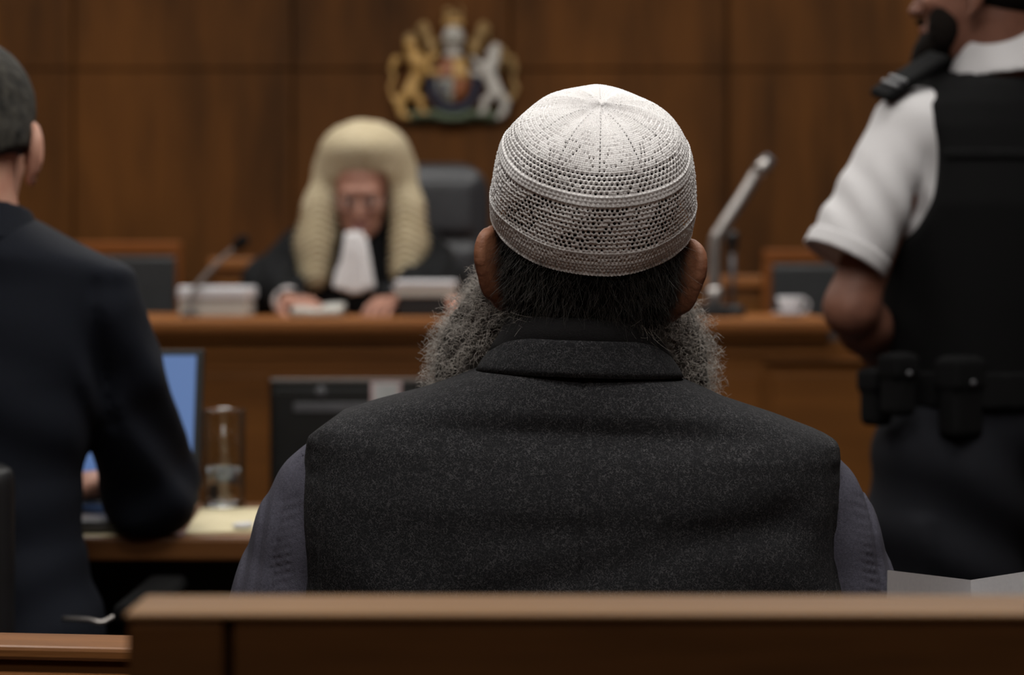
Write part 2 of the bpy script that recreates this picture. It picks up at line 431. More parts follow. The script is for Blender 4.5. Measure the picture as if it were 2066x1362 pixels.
def prof(rows, p=2.4, R=None, c=(0, 0, 0), back=1.0):
    """body of stacked cross-sections: rows of (z, centre x, half width left, half width right, centre y, half depth), in a frame turned by R about c"""
    rows = sorted(rows); A = np.array(rows, float); R = I3 if R is None else R; c = np.asarray(c, float)
    def fn(x, y, z):
        dx, dy, dz = x-c[0], y-c[1], z-c[2]
        a = R[0, 0]*dx+R[1, 0]*dy+R[2, 0]*dz; b = R[0, 1]*dx+R[1, 1]*dy+R[2, 1]*dz; d = R[0, 2]*dx+R[1, 2]*dy+R[2, 2]*dz
        g = lambda i: np.interp(d, A[:, 0], A[:, i])
        cx, wl, wr, cy, dp = g(1), g(2), g(3), g(4), g(5)
        w = np.where(a < cx, wl, wr)
        n = ((np.abs(a-cx)/w)**p+(np.abs(b-cy)/dp)**p)**(1/p)
        f = (n-1)*np.minimum(w, dp)
        return np.maximum(f, np.maximum(A[0, 0]-d, d-A[-1, 0]))
    e = np.array([max(np.abs(A[:, 1])+np.maximum(A[:, 2], A[:, 3])), max(np.abs(A[:, 4])+A[:, 5]), 0])
    m = max(e[0], e[1]); lo = c+np.array([-m, -m, A[0, 0]]); hi = c+np.array([m, m, A[-1, 0]])
    if abs(R[2, 2]-1) > 1e-4: lo[2] -= 0.05; hi[2] += 0.05
    return fn, lo, hi
def ortho(fwd, up=(0, 0, 1)):
    f = np.asarray(fwd, float); f /= np.linalg.norm(f); r = np.cross(f, np.asarray(up, float)); r /= np.linalg.norm(r); u = np.cross(r, f)
    return np.stack([r, f, u], 1)       # columns right, forward, up

# ------------------------------------------------------------------ people
def head_prims(c, R, s=1.0, ears=True, chin=1.0, ear_out=1.0):
    c = np.asarray(c, float); L = lambda x, y, z: c+R @ (np.array([x, y, z])*s)
    E = lambda p, r, rr=None: ell(L(*p), np.array(r)*s, R if rr is None else R @ rr)
    u = lambda p, k=0.012, op='u': (p, dict(k=k*s, op=op))
    o = [u(E((0, 0.002, .050), (.075, .086, .080))), u(E((0, -.022, .03), (.066, .060, .066)), .02), u(E((0, .04, -.01), (.062, .056, .075)), .02),
         u(E((0, .052, -.068), (.047, .042, .034)), .025), u(E((0, .085, -.088), (.019, .017, .016)), .02),
         u(E((0, .088, .036), (.05, .012, .012)), .015)]
    for q in (-1, 1):
        o += [u(E((.036*q, .074, -.012), (.022, .018, .018)), .015),
              u(E((.031*q, .101, .016), (.017, .012, .012)), .008, 's'),
              u(E((.031*q, .083, .014), (.0125, .0125, .0125)), .002)]
    o += [u(cone(L(0, .092, .02), L(0, .114, -.02), .007*s, .011*s), .006)]
    for q in (-1, 1): o += [u(E((.010*q, .104, -.022), (.008, .009, .007)), .004)]
    o += [u(E((0, .094, -.050), (.024, .010, .006)), .004), u(E((0, .092, -.060), (.021, .010, .006)), .003), u(E((0, .104, -.055), (.022, .006, .0015)), .001, 's')]
    if ears:
        for q in (-1, 1):
            a = math.radians(-38*q); Re = np.array([[math.cos(a), math.sin(a), 0], [-math.sin(a), math.cos(a), 0], [0, 0, 1]])
            # outer rim, bowl and lobe
            pts = list(spline([L(.074*q, .004, .020), L((.080+.005*ear_out)*q, -.009, .033), L((.084+.0095*ear_out)*q, -.020, .026), L((.084+.010*ear_out)*q, -.024, .006), L((.080+.006*ear_out)*q, -.015, -.018), L(.078*q, -.002, -.036)], 3))
            o += [u(E(((.082+.003*ear_out)*q, -.010, .002), (.0065, .022, .034), Re), .004)]
            o += [u(p, .003) for p in chain(pts, list(np.linspace(.0042, .0062, len(pts))*s))]
            o += [u(E(((.090+.003*ear_out)*q, .000, .002), (.0055, .010, .018), Re), .003, 's')]
    return o, L
def head_mi(L, s=1.0):
    el = [L(.031*q, .0865, .014) for q in (-1, 1)]; ic = [L(.031*q, .0955, .013) for q in (-1, 1)]; lp = L(0, .098, -.055); f = L(0, 1, 0)-L(0, 0, 0); rr = L(1, 0, 0)-L(0, 0, 0); uu = L(0, 0, 1)-L(0, 0, 0)
    f = f/np.linalg.norm(f); rr = rr/np.linalg.norm(rr); uu = uu/np.linalg.norm(uu)
    def fn(C):
        o = np.zeros(len(C), int)
        for e in el:
            d = C-e; o[(np.abs(d @ rr) < .011*s) & (np.abs(d @ uu) < .0045*s) & (np.abs(d @ f) < .012*s)] = 1
        for e in ic: o[np.linalg.norm(C-e, axis=1) < .0052*s] = 2
        d = C-lp; o[(np.abs(d @ rr) < .021*s) & (np.abs(d @ uu) < .0095*s) & (d @ f > -.006*s)] = 3
        return o
    return fn
def hand_prims(w, d, n, side=1, curl=0.35, spread=1.0, thumb=0.5, fcurl=None):
    """hand at wrist w pointing along d, back of the hand facing n; side +1 puts the thumb on d x n"""
    w = np.asarray(w, float); d = np.asarray(d, float); d /= np.linalg.norm(d); n = np.asarray(n, float); n = n-d*np.dot(n, d); n /= np.linalg.norm(n)
    t = np.cross(d, n)*side; R = np.stack([t, d, n], 1)
    u = lambda p, k=.008: (p, dict(k=k))
    o = [u(ell(w+d*.048, (.040, .050, .015), R), .012), u(ell(w+d*.03+t*.018-n*.006, (.018, .032, .014), R), .008), u(bx(w+d*.062, (.038, .028, .011), R, .01), .01)]
    lens = [.088, .098, .092, .074]
    for i in range(4):
        off = (0.028-0.0186*i); base = w+d*(.086-abs(i-1.2)*.004)+t*off; a = 0; p = base; cu = curl if fcurl is None else fcurl[i]
        dirx = d+t*(0.10-0.075*i)*spread; dirx /= np.linalg.norm(dirx); seg = np.array([.46, .30, .24])*lens[i]; r = [.0098, .0088, .0080, .0068] if i < 3 else [.0086, .0078, .0070, .006]
        o.append(u(cone(base-d*.03, base, .010, r[0]), .006))
        for j in range(3):
            a += cu*(0.75 if j == 0 else 1.0); q = p+(dirx*math.cos(a)-n*math.sin(a))*seg[j]
            o.append(u(cone(p, q, r[j], r[j+1]), .0025)); p = q
    b = w+d*.022+t*.026-n*.004; dt = d*(.75)+t*(.75*thumb+.25)-n*.25; dt /= np.linalg.norm(dt); m1 = b+dt*.042
    dt2 = d*.95+t*(.35*thumb)-n*.30; dt2 /= np.linalg.norm(dt2); m2 = m1+dt2*.032; m3 = m2+(dt2-n*.2)*.024
    o += [u(cone(b, m1, .014, .0115), .008), u(cone(m1, m2, .011, .0098), .003), u(cone(m2, m3, .0098, .0078), .003)]
    return o
def limb(a, b, ra, rb, bulge=0.0, at=0.35):
    a = np.asarray(a, float); b = np.asarray(b, float); m = a+(b-a)*at; rm = ra+(rb-ra)*at+bulge
    return chain([a, m, b], [ra, rm, rb])

# ------------------------------------------------------------------ the room
YB = 6.70
struct(boxo('floor', (-3.5, -1.2, -0.1), (3.5, YB+.2, 0), M['floor'], bev=0))
struct(boxo('floor_dais', (-3.49, 4.86, 0.001), (3.49, YB-.001, 0.35), M['floor'], bev=0))
struct(boxo('ceiling', (-3.5, -1.2, 3.10), (3.5, YB+.2, 3.2), M['ceiling'], bev=0))
struct(boxo('wall_left', (-3.7, -1.2, 0), (-3.5, YB+.2, 3.1), M['wall'], bev=0))
struct(boxo('wall_right', (3.5, -1.2, 0), (3.7, YB+.2, 3.1), M['wall'], bev=0))
struct(boxo('wall_front', (-3.5, -1.4, 0), (3.5, -1.2, 3.1), M['wall'], bev=0))
seams = [XP(p, YB) for p in (-710, -275, 150, 593, 1030, 1466, 1900, 2335, 2770)]
zs_ = [0.35, 1.05, ZP(141, YB), 3.1]
bl = [((-3.5, YB+.012, 0), (3.5, YB+.2, 3.1))]
for i in range(len(seams)-1):
    for j in range(3):
        bl.append(((seams[i]+(.008 if i == 5 else .004), YB-.012, zs_[j]+.003), (seams[i+1]-(.008 if i == 4 else .004), YB+.013, zs_[j+1]-.003)))
bl.append(((-3.5, YB-.012, .35), (seams[0]-.009, YB+.013, 3.1))); bl.append(((seams[-1]+.009, YB-.012, .35), (3.5, YB+.013, 3.1)))
struct(boxes('wall_back', bl, M['wall'], bev=.003))
for i, (x, y, z, sx, sy, w) in enumerate(LIGHTS):
    t = thing('ceiling_light', 'rectangular white ceiling light panel %s' % ['above the seated man in the cap', 'added unseen as a fill behind the camera', 'above the standing officer', 'above the man in the navy suit', 'above the left of the judge\'s bench', 'above the right of the judge\'s bench', 'near the left of the panelled back wall', 'near the right of the panelled back wall'][i], 'ceiling light', (x, y, 3.1), 'ceiling light panels')
    boxes('frame', [((x-sx/2-.03, y-sy/2-.03, 3.05), (x+sx/2+.03, y-sy/2, 3.1)), ((x-sx/2-.03, y+sy/2, 3.05), (x+sx/2+.03, y+sy/2+.03, 3.1)), ((x-sx/2-.03, y-sy/2, 3.05), (x-sx/2, y+sy/2, 3.1)), ((x+sx/2, y-sy/2, 3.05), (x+sx/2+.03, y+sy/2, 3.1))], M['monitor_edge'], t, .003)
    boxo('diffuser', (x-sx/2, y-sy/2, 3.07), (x+sx/2, y+sy/2, 3.095), M['lamp'], t, bev=0)
    ld = bpy.data.lights.new('panel_light', 'AREA'); ld.shape = 'RECTANGLE'; ld.size = sx*.95; ld.size_y = sy*.95; ld.energy = w; ld.color = (1.0, .98, .95)
    lo = bpy.data.objects.new('panel_light', ld); COL.objects.link(lo); lo.parent = t; lo.location = (0, 0, z-3.1+.03)

# ------------------------------------------------------------------ foreground dock rail, side rail, seat
def rail_front():
    Y0, Y1 = 1.0, 1.059; z = ZP(1238, Y0); xl = XP(250, Y0); xr = 1.25
    t = thing('dock_rail', 'wide oak dock rail with flat cap across the very front', 'rail', ((xl+xr)/2, Y0+.04, 0))
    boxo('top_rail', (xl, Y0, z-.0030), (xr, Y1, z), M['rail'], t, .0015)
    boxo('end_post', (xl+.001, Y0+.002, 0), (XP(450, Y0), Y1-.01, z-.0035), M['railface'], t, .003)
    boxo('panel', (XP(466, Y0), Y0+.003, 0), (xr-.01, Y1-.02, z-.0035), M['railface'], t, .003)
    boxo('seam_strip', (XP(450, Y0), Y0+.030, 0), (XP(466, Y0), Y1-.03, z-.0035), M['black'], t, 0)
rail_front()
def side_rail():
    Y0 = 1.62; z = ZP(1303, Y0); xl = -1.25; xr = -.30
    t = thing('side_rail', 'glossy oak side rail with a routed groove at lower left', 'rail', ((xl+xr)/2, Y0+.04, 0))
    a = math.radians(-1.3); M4 = Matrix.Translation((XP(0, Y0), Y0, z)) @ Matrix.Rotation(math.radians(1.2), 4, 'Y') @ Matrix.Translation((-XP(0, Y0), -Y0, -z))
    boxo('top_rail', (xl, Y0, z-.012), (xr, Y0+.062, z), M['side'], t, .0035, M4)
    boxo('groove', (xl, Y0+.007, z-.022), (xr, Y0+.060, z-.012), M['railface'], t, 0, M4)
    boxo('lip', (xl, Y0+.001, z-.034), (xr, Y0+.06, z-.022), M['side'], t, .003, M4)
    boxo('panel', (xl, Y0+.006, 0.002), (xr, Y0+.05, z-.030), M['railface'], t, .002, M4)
side_rail()
def seat_bench():
    t = thing('bench_seat', 'plain wooden bench seat under the man in the white cap', 'bench', (.06, 1.9, 0))
    boxo('seat', (-.33, 1.68, .41), (.66, 2.10, .45), M['railface'], t, .008)
    for x in (-.28, .57):
        for y in (1.70, 2.02): boxo('leg', (x, y, 0), (x+.05, y+.05, .41), M['railface'], t, .004)
seat_bench()
def paper_stand():
    # an open folded sheet standing on a small shelf beside the man
    Y = 1.66
    t = thing('wooden_stand', 'narrow wooden stand behind the dock rail holding the open papers', 'stand', (.42, 1.66, 0))
    boxo('shelf', (.27, 1.57, .655), (.64, 1.80, .68), M['railface'], t, .004)
    boxo('post', (.48, 1.62, .03), (.53, 1.68, .655), M['railface'], t, .004)
    boxo('foot', (.42, 1.52, 0), (.60, 1.80, .03), M['railface'], t, .004)
    pts = [(XP(1786, 1.66), 1.66, ZP(1146, 1.66)), (XP(1952, 1.72), 1.72, ZP(1166, 1.72)), (XP(2120, 1.66), 1.66, ZP(1140, 1.66))]
    z0 = .681; bm = bmesh.new(); V = []; F = []; n = 8; rows = []
    top = [Vector(pts[0]).lerp(Vector(pts[1]), i/n) for i in range(n)]+[Vector(pts[1]).lerp(Vector(pts[2]), i/n) for i in range(n+1)]
    for i, p in enumerate(top):
        b = .004*math.sin(i*.8)
        for dy in (0, .0035):
            V.append((p.x, p.y+dy+b, z0)); V.append((p.x, p.y+dy-.012, p.z-(.001 if dy else 0)))
    for i in range(len(top)-1):
        a = 4*i; c = 4*(i+1)
        F += [(a, c, c+1, a+1), (a+2, a+3, c+3, c+2), (a+1, c+1, c+3, a+3), (a, a+2, c+2, c)]
    F += [(0, 1, 3, 2), (4*(len(top)-1), 4*(len(top)-1)+2, 4*(len(top)-1)+3, 4*(len(top)-1)+1)]
    bm_add(bm, V, F); bmesh.ops.recalc_face_normals(bm, faces=bm.faces)
    o = from_bm('open_document', bm, M['paper'])
    tag(o, 'open white folded document standing just behind the dock rail at right', 'document')
paper_stand()

# ------------------------------------------------------------------ the suited man's desk and what is on it
TH = .830; TY = 2.74
def desk():
    t = thing('desk', 'oak desk with a thick front edge under the laptop and glass', 'desk', (-.6, 2.95, 0))
    boxo('desktop', (-1.45, TY, TH-.034), (.0, 3.16, TH), M['desk'], t, .006)
    boxo('shade_panel', (-1.42, 3.08, .0), (-.03, 3.10, TH-.034), M['black'], t, .002)  # added panel, its black stands in for the shade under the desktop
    for x in (-1.43, -.06): boxo('side_panel', (x, 2.80, 0), (x+.035, 3.10, TH-.034), M['black'], t, .003)
desk()
def laptop():
    xl, xr = XP(150, 2.76)-.14, XP(392, 2.97); z = TH+.004
    Y0, Y1 = 2.765, 2.975
    t = thing('laptop', 'open laptop with a plain blue screen half hidden by the suited arm', 'laptop', ((xl+xr)/2, 2.87, TH))
    boxo('base', (xl, Y0, z), (xr, Y1, z+.016), M['monitor_grey'], t, .004)
    boxo('keyboard', (xl+.02, Y0+.085, z+.016), (xr-.02, Y1-.02, z+.018), M['black'], t, .001)
    boxo('trackpad', ((xl+xr)/2-.05, Y0+.01, z+.016), ((xl+xr)/2+.05, Y0+.075, z+.0172), M['greytube'], t, .0005)
    ang = math.radians(-13); Mx = Matrix.Translation((0, Y1, z+.016)) @ Matrix.Rotation(ang, 4, 'X') @ Matrix.Rotation(math.radians(-0), 4, 'Y')
    H = (ZP(705, 3.02)-z-.016)/math.cos(ang)
    e = boxo('lid', (xl-.001, 0, 0), (xr+.006, .008, H), M['monitor'], t, .003, Mx)
    boxo('screen', (xl+.008, -.0012, .012), (xr-.006, .001, H-.010), M['screen'], e, 0, Mx)
    tubeo('hinge', [(xl+.04, Y1, z+.014), (xr-.04, Y1, z+.014)], .006, M['black'], t)
laptop()
def sheet(name, label, cat, quad, z, m, th=.002, group=None):
    bm = bmesh.new(); V = [(x, y, z) for x, y in quad]+[(x, y, z+th) for x, y in quad]
    bm_add(bm, V, [(3, 2, 1, 0), (4, 5, 6, 7), (0, 1, 5, 4), (1, 2, 6, 5), (2, 3, 7, 6), (3, 0, 4, 7)])
    return tag(from_bm(name, bm, m), label, cat, group)
sheet('notepad', 'cream paper pad lying on the desk in front of the water glass', 'notepad', [(XP(372, 2.76), 2.765), (XP(545, 2.78), 2.785), (XP(542, 3.06), 3.060), (XP(404, 3.05), 3.052)], TH, M['cream'], .0035)
sheet('paper_sheet', 'cream sheet sticking out from under the laptop front edge', 'paper', [(XP(80, 2.76), 2.748), (XP(262, 2.76), 2.748), (XP(266, 2.8), 2.86), (XP(90, 2.8), 2.86)], TH, M['cream'], .0015)
def crumple():
    c = (XP(488, 2.79), 2.80, TH+.0085)
    v = volume([ell(c, (.016, .010, .005)), ell((c[0]+.008, c[1], c[2]+.002), (.006, .008, .004))], .002, .002)
    o = v.mesh('paper_scrap', M['paper']); tag(o, 'small folded white paper scrap on the near edge of the cream pad', 'paper')
crumple()
def tumbler():
    Yc = 3.10; x = XP(451, Yc); r = .0345; h = ZP(822, Yc)-TH-.0035
    t = thing('water_glass', 'tall straight clear glass half full of water behind the cream pad', 'glass', (x, Yc, TH))
    lathe('glass_body', [(r*.985, .010), (r, .02), (r*1.03, h-.002), (r*1.03-.001, h), (r*1.03-.0028, h-.002), (r-.0028, .020), (r-.004, .0105)], (x, Yc, TH+.0003), M['thin_glass'], t, 48)
    lathe('glass_base', [(0, 0), (r*.95, 0), (r*.98, .003), (r*.984, .0098), (r-.003, .0104), (0, .0098)], (x, Yc, TH+.0003), M['glass'], t, 48)
    lathe('water', [(0, .0110), (r-.0050, .0118), (r-.0034, .018), (r-.0032, h*.42), (0, h*.42)], (x, Yc, TH+.0003), M['water'], t, 48)
tumbler()
def office_chair():
    cx = -.885; t = thing('office_chair', 'dark office chair with chrome bracket behind the suited man', 'chair', (cx+.1, 2.55, 0))
    v = volume([bx((cx, 2.40, .80), (.275, .022, .17), None, .02)], .008)
    v = Vol(axis(cx-.34, cx+.34, .008), axis(2.33, 2.48, .006), axis(.50, 1.02, .008))
    v.add(bx((cx+.0, 2.405, .72), (.282, .020, .245), None, .02), 0)
    v.disp(lambda x, y, z: 0*x*y*z+.0*x)
    v.mesh('backrest', M['black'], t)
    boxo('seat', (cx-.10, 2.42, .44), (cx+.44, 2.86, .52), M['black'], t, .02)
    tubeo('bracket', spline([(XP(120, 2.47), 2.49, ZP(1254, 2.47)), (XP(175, 2.47), 2.48, ZP(1256, 2.46)), (XP(208, 2.47), 2.48, ZP(1257, 2.47)), (XP(258, 2.5), 2.50, ZP(1222, 2.5))], 3), .0032, M['chrome'], t)
    boxo('armrest', (XP(262, 2.5)-.02, 2.48, ZP(1222, 2.5)-.02), (XP(262, 2.5)+.035, 2.74, ZP(1222, 2.5)+.004), M['stab'], t, .01)
    tubeo('post', [(cx+.15, 2.62, .08), (cx+.15, 2.62, .45)], .028, M['black'], t)
    for k in range(5):
        a = k*2*math.pi/5+.3; ex, ey = cx+.15+.28*math.cos(a), 2.62+.28*math.sin(a)
        tubeo('foot', [(cx+.15, 2.62, .10), (ex, ey, .075)], [.022, .014], M['black'], t)
        o = lathe('castor', [(0, 0), (.018, .004), (.025, .025), (.018, .05), (0, .056)], (ex, ey, 0), M['black'], t, 16)
office_chair()

# ------------------------------------------------------------------ clerk's desk and monitor, seen from the back
def clerk():
    x0, x1 = XP(548, 3.62), XP(1380, 3.62)
    t = thing('clerk_desk', 'low wooden clerk desk under the black monitor', 'desk', ((x0+x1)/2, 3.95, 0))
    boxo('desktop', (x0, 3.62, .66), (x1, 4.25, .70), M['desk'], t, .005)
    boxo('front_panel', (x0+.02, 3.66, 0), (x1-.02, 3.68, .66), M['desk'], t, .002)
    for x in (x0+.01, x1-.04): boxo('side_panel', (x, 3.66, 0), (x+.03, 4.22, .66), M['desk'], t, .002)
    Y = 3.80; xl, xr = XP(543, Y), XP(1085, Y); zt = ZP(766, Y); zb = zt-.325
    c = (xl+xr)/2
    t = thing('monitor', 'black computer monitor seen from behind with a white sticker', 'monitor', (c, Y+.02, .70))
    bm = bmesh.new(); bm_box(bm, (xl, Y+.012, zb), (xr, Y+.030, zt), .005)
    s = from_bm('back_shell', bm, M['monitor'], t)
    bm = bmesh.new()
    r = bmesh.ops.create_cube(bm, size=1)
    for v in r['verts']:
        f = v.co.y < 0
        v.co = Vector((c+v.co.x*(xr-xl)*(.955 if f else .97), Y+(-.018 if f else .013), (zt+zb)/2-.01+v.co.z*(zt-zb)*(.945 if f else .96)))
    bmesh.ops.bevel(bm, geom=bm.edges[:], offset=.006, segments=2, affect='EDGES')
    from_bm('rear_bulge', bm, M['monitor'], t)
    boxo('top_edge', (xl, Y+.010, zt-.006), (xr, Y+.034, zt+.001), M['monitor_edge'], t, .002)
    boxo('screen', (xl+.01, Y+.030, zb+.012), (xr-.01, Y+.032, zt-.012), M['screen'], t, 0)
    boxo('vent_bar', (XP(592, Y-.02), Y-.0215, ZP(832, Y-.02)), (XP(905, Y-.02), Y-.017, ZP(812, Y-.02)), M['monitor_grey'], t, .002)
    g = lathe('emblem_badge', [(0, -.001), (.011, -.001), (.011, .002), (0, .002)], (0, 0, 0), M['monitor_grey'], t, 24)
    g.data.transform(Matrix.Translation((XP(647, Y-.02), Y-.019, ZP(791, Y-.02))) @ Matrix.Rotation(math.pi/2, 4, 'X'))
    lb = boxo('asset_sticker', (XP(748, Y-.02), Y-.0225, ZP(818, Y-.02)), (XP(810, Y-.02), Y-.017, ZP(771, Y-.02)), M['label_red'], t, .0005); lb['label'] = 'white asset sticker'
    boxo('sticker_face', (XP(755, Y-.02), Y-.0235, ZP(816, Y-.02)), (XP(803, Y-.02), Y-.0220, ZP(774, Y-.02)), M['label'], lb, 0)
    boxo('stand_neck', (c-.03, Y-.02, .712), (c+.03, Y+.012, zb+.10), M['monitor'], t, .004)
    boxo('stand_base', (c-.11, Y-.07, .700), (c+.11, Y+.10, .714), M['monitor'], t, .004)
clerk()

# ------------------------------------------------------------------ the judge's bench
BY = 4.98; BH = ZP(641, BY)
def bench():
    xl, xr = -2.6, XP(1688, BY)
    t = thing('judges_bench', 'long oak judge\'s bench with a moulded ledge and panelled front', 'judge\'s bench', (-.5, 5.2, 0))
    boxo('worktop', (xl, BY, BH-.038), (xr, 5.62, BH), M['ledge'], t, .010)
    boxo('ledge_moulding', (xl, BY+.018, BH-.058), (xr-.015, 5.4, BH-.038), M['bench'], t, .006)
    boxo('frieze', (xl, BY+.045, ZP(722, BY)), (2.6, BY+.075, BH-.058), M['bench'], t, .002)
    boxo('front_panel', (xl, BY+.052, 0.0), (2.6, BY+.078, ZP(722, BY)+.002), M['bench'], t, .002)
    # raised panels between stiles
    zt = ZP(756, BY); 
    for a, b in ((-1700, -1010), (-980, -420), (-390, 170), (200, 540), (560, 1130), (1150, 1540), (1562, 2130), (2150, 2700)):
        boxo('raised_panel', (XP(a, BY), BY+.040, .12), (XP(b, BY), BY+.054, zt), M['bench'], t, .006)
    boxo('cap_moulding', (XP(1545, BY), BY+.030, ZP(734, BY)), (2.6, BY+.056, ZP(724, BY)), M['bench'], t, .004)
    boxo('plinth', (xl, BY+.036, 0), (2.6, BY+.05, .10), M['bench'], t, .003)
bench()
def desk_box(name, label, x0, x1, y0, y1, Y, d, m, bev=.006):
    pass
def desk_items():
    z = BH
    Y = 5.06
    t = thing('document_stack', 'thick stack of white documents on the left of the judge\'s bench', 'documents', (XP(425, Y), Y+.1, z))
    h = ZP(578, Y)-z
    boxo('page_block', (XP(360, Y), Y, z), (XP(492, Y), Y+.22, z+h*.55), M['paper2'], t, .006)
    boxo('top_folder', (XP(357, Y), Y-.004, z+h*.56), (XP(497, Y), Y+.225, z+h), M['paper'], t, .008)
    Y = 5.12
    o = boxo('black_binder', (XP(803, Y), Y, z), (XP(902, Y), Y+.20, ZP(599, Y)), M['black'], None, .004); tag(o, 'black box binder under white papers beside the judge\'s hand', 'binder')
    zz = ZP(599, Y)
    t = thing('paper_bundle', 'white bundle of papers lying on the black binder', 'papers', (XP(858, Y), Y+.1, zz))
    boxo('cover_sheet', (XP(797, Y), Y-.01, zz+.024), (XP(920, Y), Y+.21, zz+.043), M['paper'], t, .008)
    boxo('page_block', (XP(800, Y), Y-.006, zz), (XP(917, Y), Y+.205, zz+.024), M['paper2'], t, .004)
    lathe('cup', [(0, 0), (.018, 0), (.021, .01), (.024, .05), (.022, .05), (.018, .01), (0, .008)], (XP(921, 5.1), 5.1, z), M['skin_b'], None, 24)
    c = bpy.data.objects['cup']; tag(c, 'small pinkish beige cup right of the black binder', 'cup')
    # open book between the judge's hands
    Y = 5.07; bm = bmesh.new(); x0, xm, x1 = XP(588, Y), XP(634, Y), XP(684, Y); V = []; F = []; n = 12
    for i in range(n+1):
        u = i/n; x = x0+(x1-x0)*u; s = abs(x-xm)/(x1-xm); hgt = .006+.020*(s**.35)*(1-.35*s)
        for y in (Y, Y+.19): V += [(x, y, z+.003), (x, y, z+hgt+.003+(.012 if y > Y else 0))]
    for i in range(n):
        a = 4*i; b = a+4; F += [(a, b, b+1, a+1), (a+2, a+3, b+3, b+2), (a+1, b+1, b+3, a+3), (a, a+2, b+2, b)]
    F += [(0, 1, 3, 2), (4*n, 4*n+2, 4*n+3, 4*n+1)]
    t = thing('open_book', 'open book with pale pages on the bench in front of the judge', 'book', ((x0+x1)/2, Y+.1, z))
    bm_add(bm, V, F); bmesh.ops.recalc_face_normals(bm, faces=bm.faces); from_bm('pages', bm, M['paper2'], t, True)
    boxo('cover', (x0-.004, Y-.003, z), (x1+.004, Y+.195, z+.003), M['black'], t, .001)
desk_items()
def mic_left():
    Y = 5.02; z = BH
    t = thing('gooseneck_microphone', 'thin grey gooseneck microphone in front of the document stack', 'microphone', (XP(383, Y), Y, z))
    lathe('base', [(0, 0), (.022, 0), (.022, .008), (.010, .014), (0, .014)], (XP(383, Y), Y, z), M['black'], t, 28)
    g = spline([P(383, 634, Y), P(384, 610, Y+.01), P(396, 578, Y+.03), P(436, 533, Y+.05), P(474, 500, Y+.06)], 6); g[0][2] = z+.012
    tubeo('gooseneck', g, .0058, M['greytube'], t)
    v = volume([cone(P(478, 496, Y+.06), P(490, 486, Y+.06), .013, .016)], .002); v.mesh('microphone_head', M['stab'], t)
mic_left()
def mic_right():
    Y = 5.03; z = BH; x = XP(1441, Y)
    t = thing('gooseneck_microphone', 'tall bent microphone on a thick pale metal stem at the right of the judge\'s bench', 'microphone', (x, Y, z))
    boxo('base', (XP(1404, Y), Y-.03, z), (XP(1474, Y), Y+.07, z+.030), M['black'], t, .006)
    boxo('socket', (x-.016, Y-.016, z+.030), (x+.016, Y+.016, z+.034), M['greytube'], t, .001)
    lathe('collar', [(0, 0), (.021, 0), (.023, .012), (.023, .035), (.018, .045), (0, .046)], (x, Y, z+.032), M['chrome'], t, 28)
    g = spline([(x, Y, z+.07), P(1441, 540, Y), P(1444, 487, Y), P(1458, 460, Y), P(1500, 395, Y), P(1530, 345, Y)], 7)
    tubeo('arm', g, [.0170]*(len(g)), M['chrome'], t, 20)
    g = [P(1526, 352, Y), P(1548, 326, Y)]
    tubeo('microphone_head', g, [.0185, .0195], M['chrome'], t, 20)
    tubeo('head_cap', [P(1547, 328, Y), P(1556, 318, Y)], [.0195, .015], M['monitor_grey'], t, 20)
    Y = 5.14; x = XP(1478, Y)
    t = thing('desk_microphone', 'slim black microphone standing just behind the thick pale metal microphone', 'microphone', (x, Y, z))
    lathe('base', [(0, 0), (.034, 0), (.034, .02), (.02, .03), (0, .032)], (x, Y, z), M['black'], t, 28)
    tubeo('stem', [(x, Y, z+.03), P(1478, 500, Y)], .007, M['monitor_grey'], t)
    v = volume([cone(P(1478, 500, Y), P(1478, 478, Y), .014, .017)], .003); v.mesh('microphone_head', M['black'], t)
    Y = 5.14; x = XP(1595, Y)
    t = thing('white_cup', 'white cup and saucer standing before the right-hand black chair', 'cup', (x, Y, z))
    lathe('saucer', [(0, 0), (.022, 0), (.048, .010), (.047, .012), (.02, .004), (0, .004)], (x, Y, z), M['paper'], t, 32)
    lathe('cup_body', [(0, 0), (.018, 0), (.026, .014), (.036, .045), (.034, .045), (.024, .016), (0, .004)], (x, Y, z+.006), M['paper'], t, 32)
    g = [(x+.031+.017*math.sin(a), Y, z+.030-.014*math.cos(a)) for a in np.linspace(.1, math.pi-.1, 9)]
    tubeo('handle', g, .003, M['paper'], t)
mic_right()

# ------------------------------------------------------------------ chairs and cabinets behind the bench
DZ = .35
def court_chair(x0, x1, Y, ztop, label):
    t = thing('court_chair', label, 'chair', ((x0+x1)/2, Y-.2, DZ), 'wooden court chairs by the back wall')
    rh = .042
    boxo('top_rail', (x0-.02, Y, ztop-rh), (x1+.02, Y+.035, ztop), M['chairwood'], t, .008)
    for x in (x0-.02, x1-.02): boxo('post', (x, Y+.002, DZ), (x+.04, Y+.033, ztop-rh), M['chairwood'], t, .005)
    boxo('back_pad', (x0+.004, Y-.026, DZ+.50), (x1+.006, Y+.001, ztop-rh-.004), M['leather2'], t, .014)
    boxo('seat', (x0, Y-.42, DZ+.38), (x1, Y-.003, DZ+.44), M['leather2'], t, .015)
    for x in (x0, x1-.04): boxo('leg', (x, Y-.41, DZ), (x+.04, Y-.37, DZ+.38), M['chairwood'], t, .004)
Yc = 6.2
court_chair(XP(62, Yc), XP(352, Yc), Yc, ZP(487, Yc), 'wooden chair with black padded back behind the suited man\'s shoulder')
court_chair(XP(1553, Yc), XP(1840, Yc), Yc, ZP(503, Yc), 'wooden chair with black padded back behind the white cup')
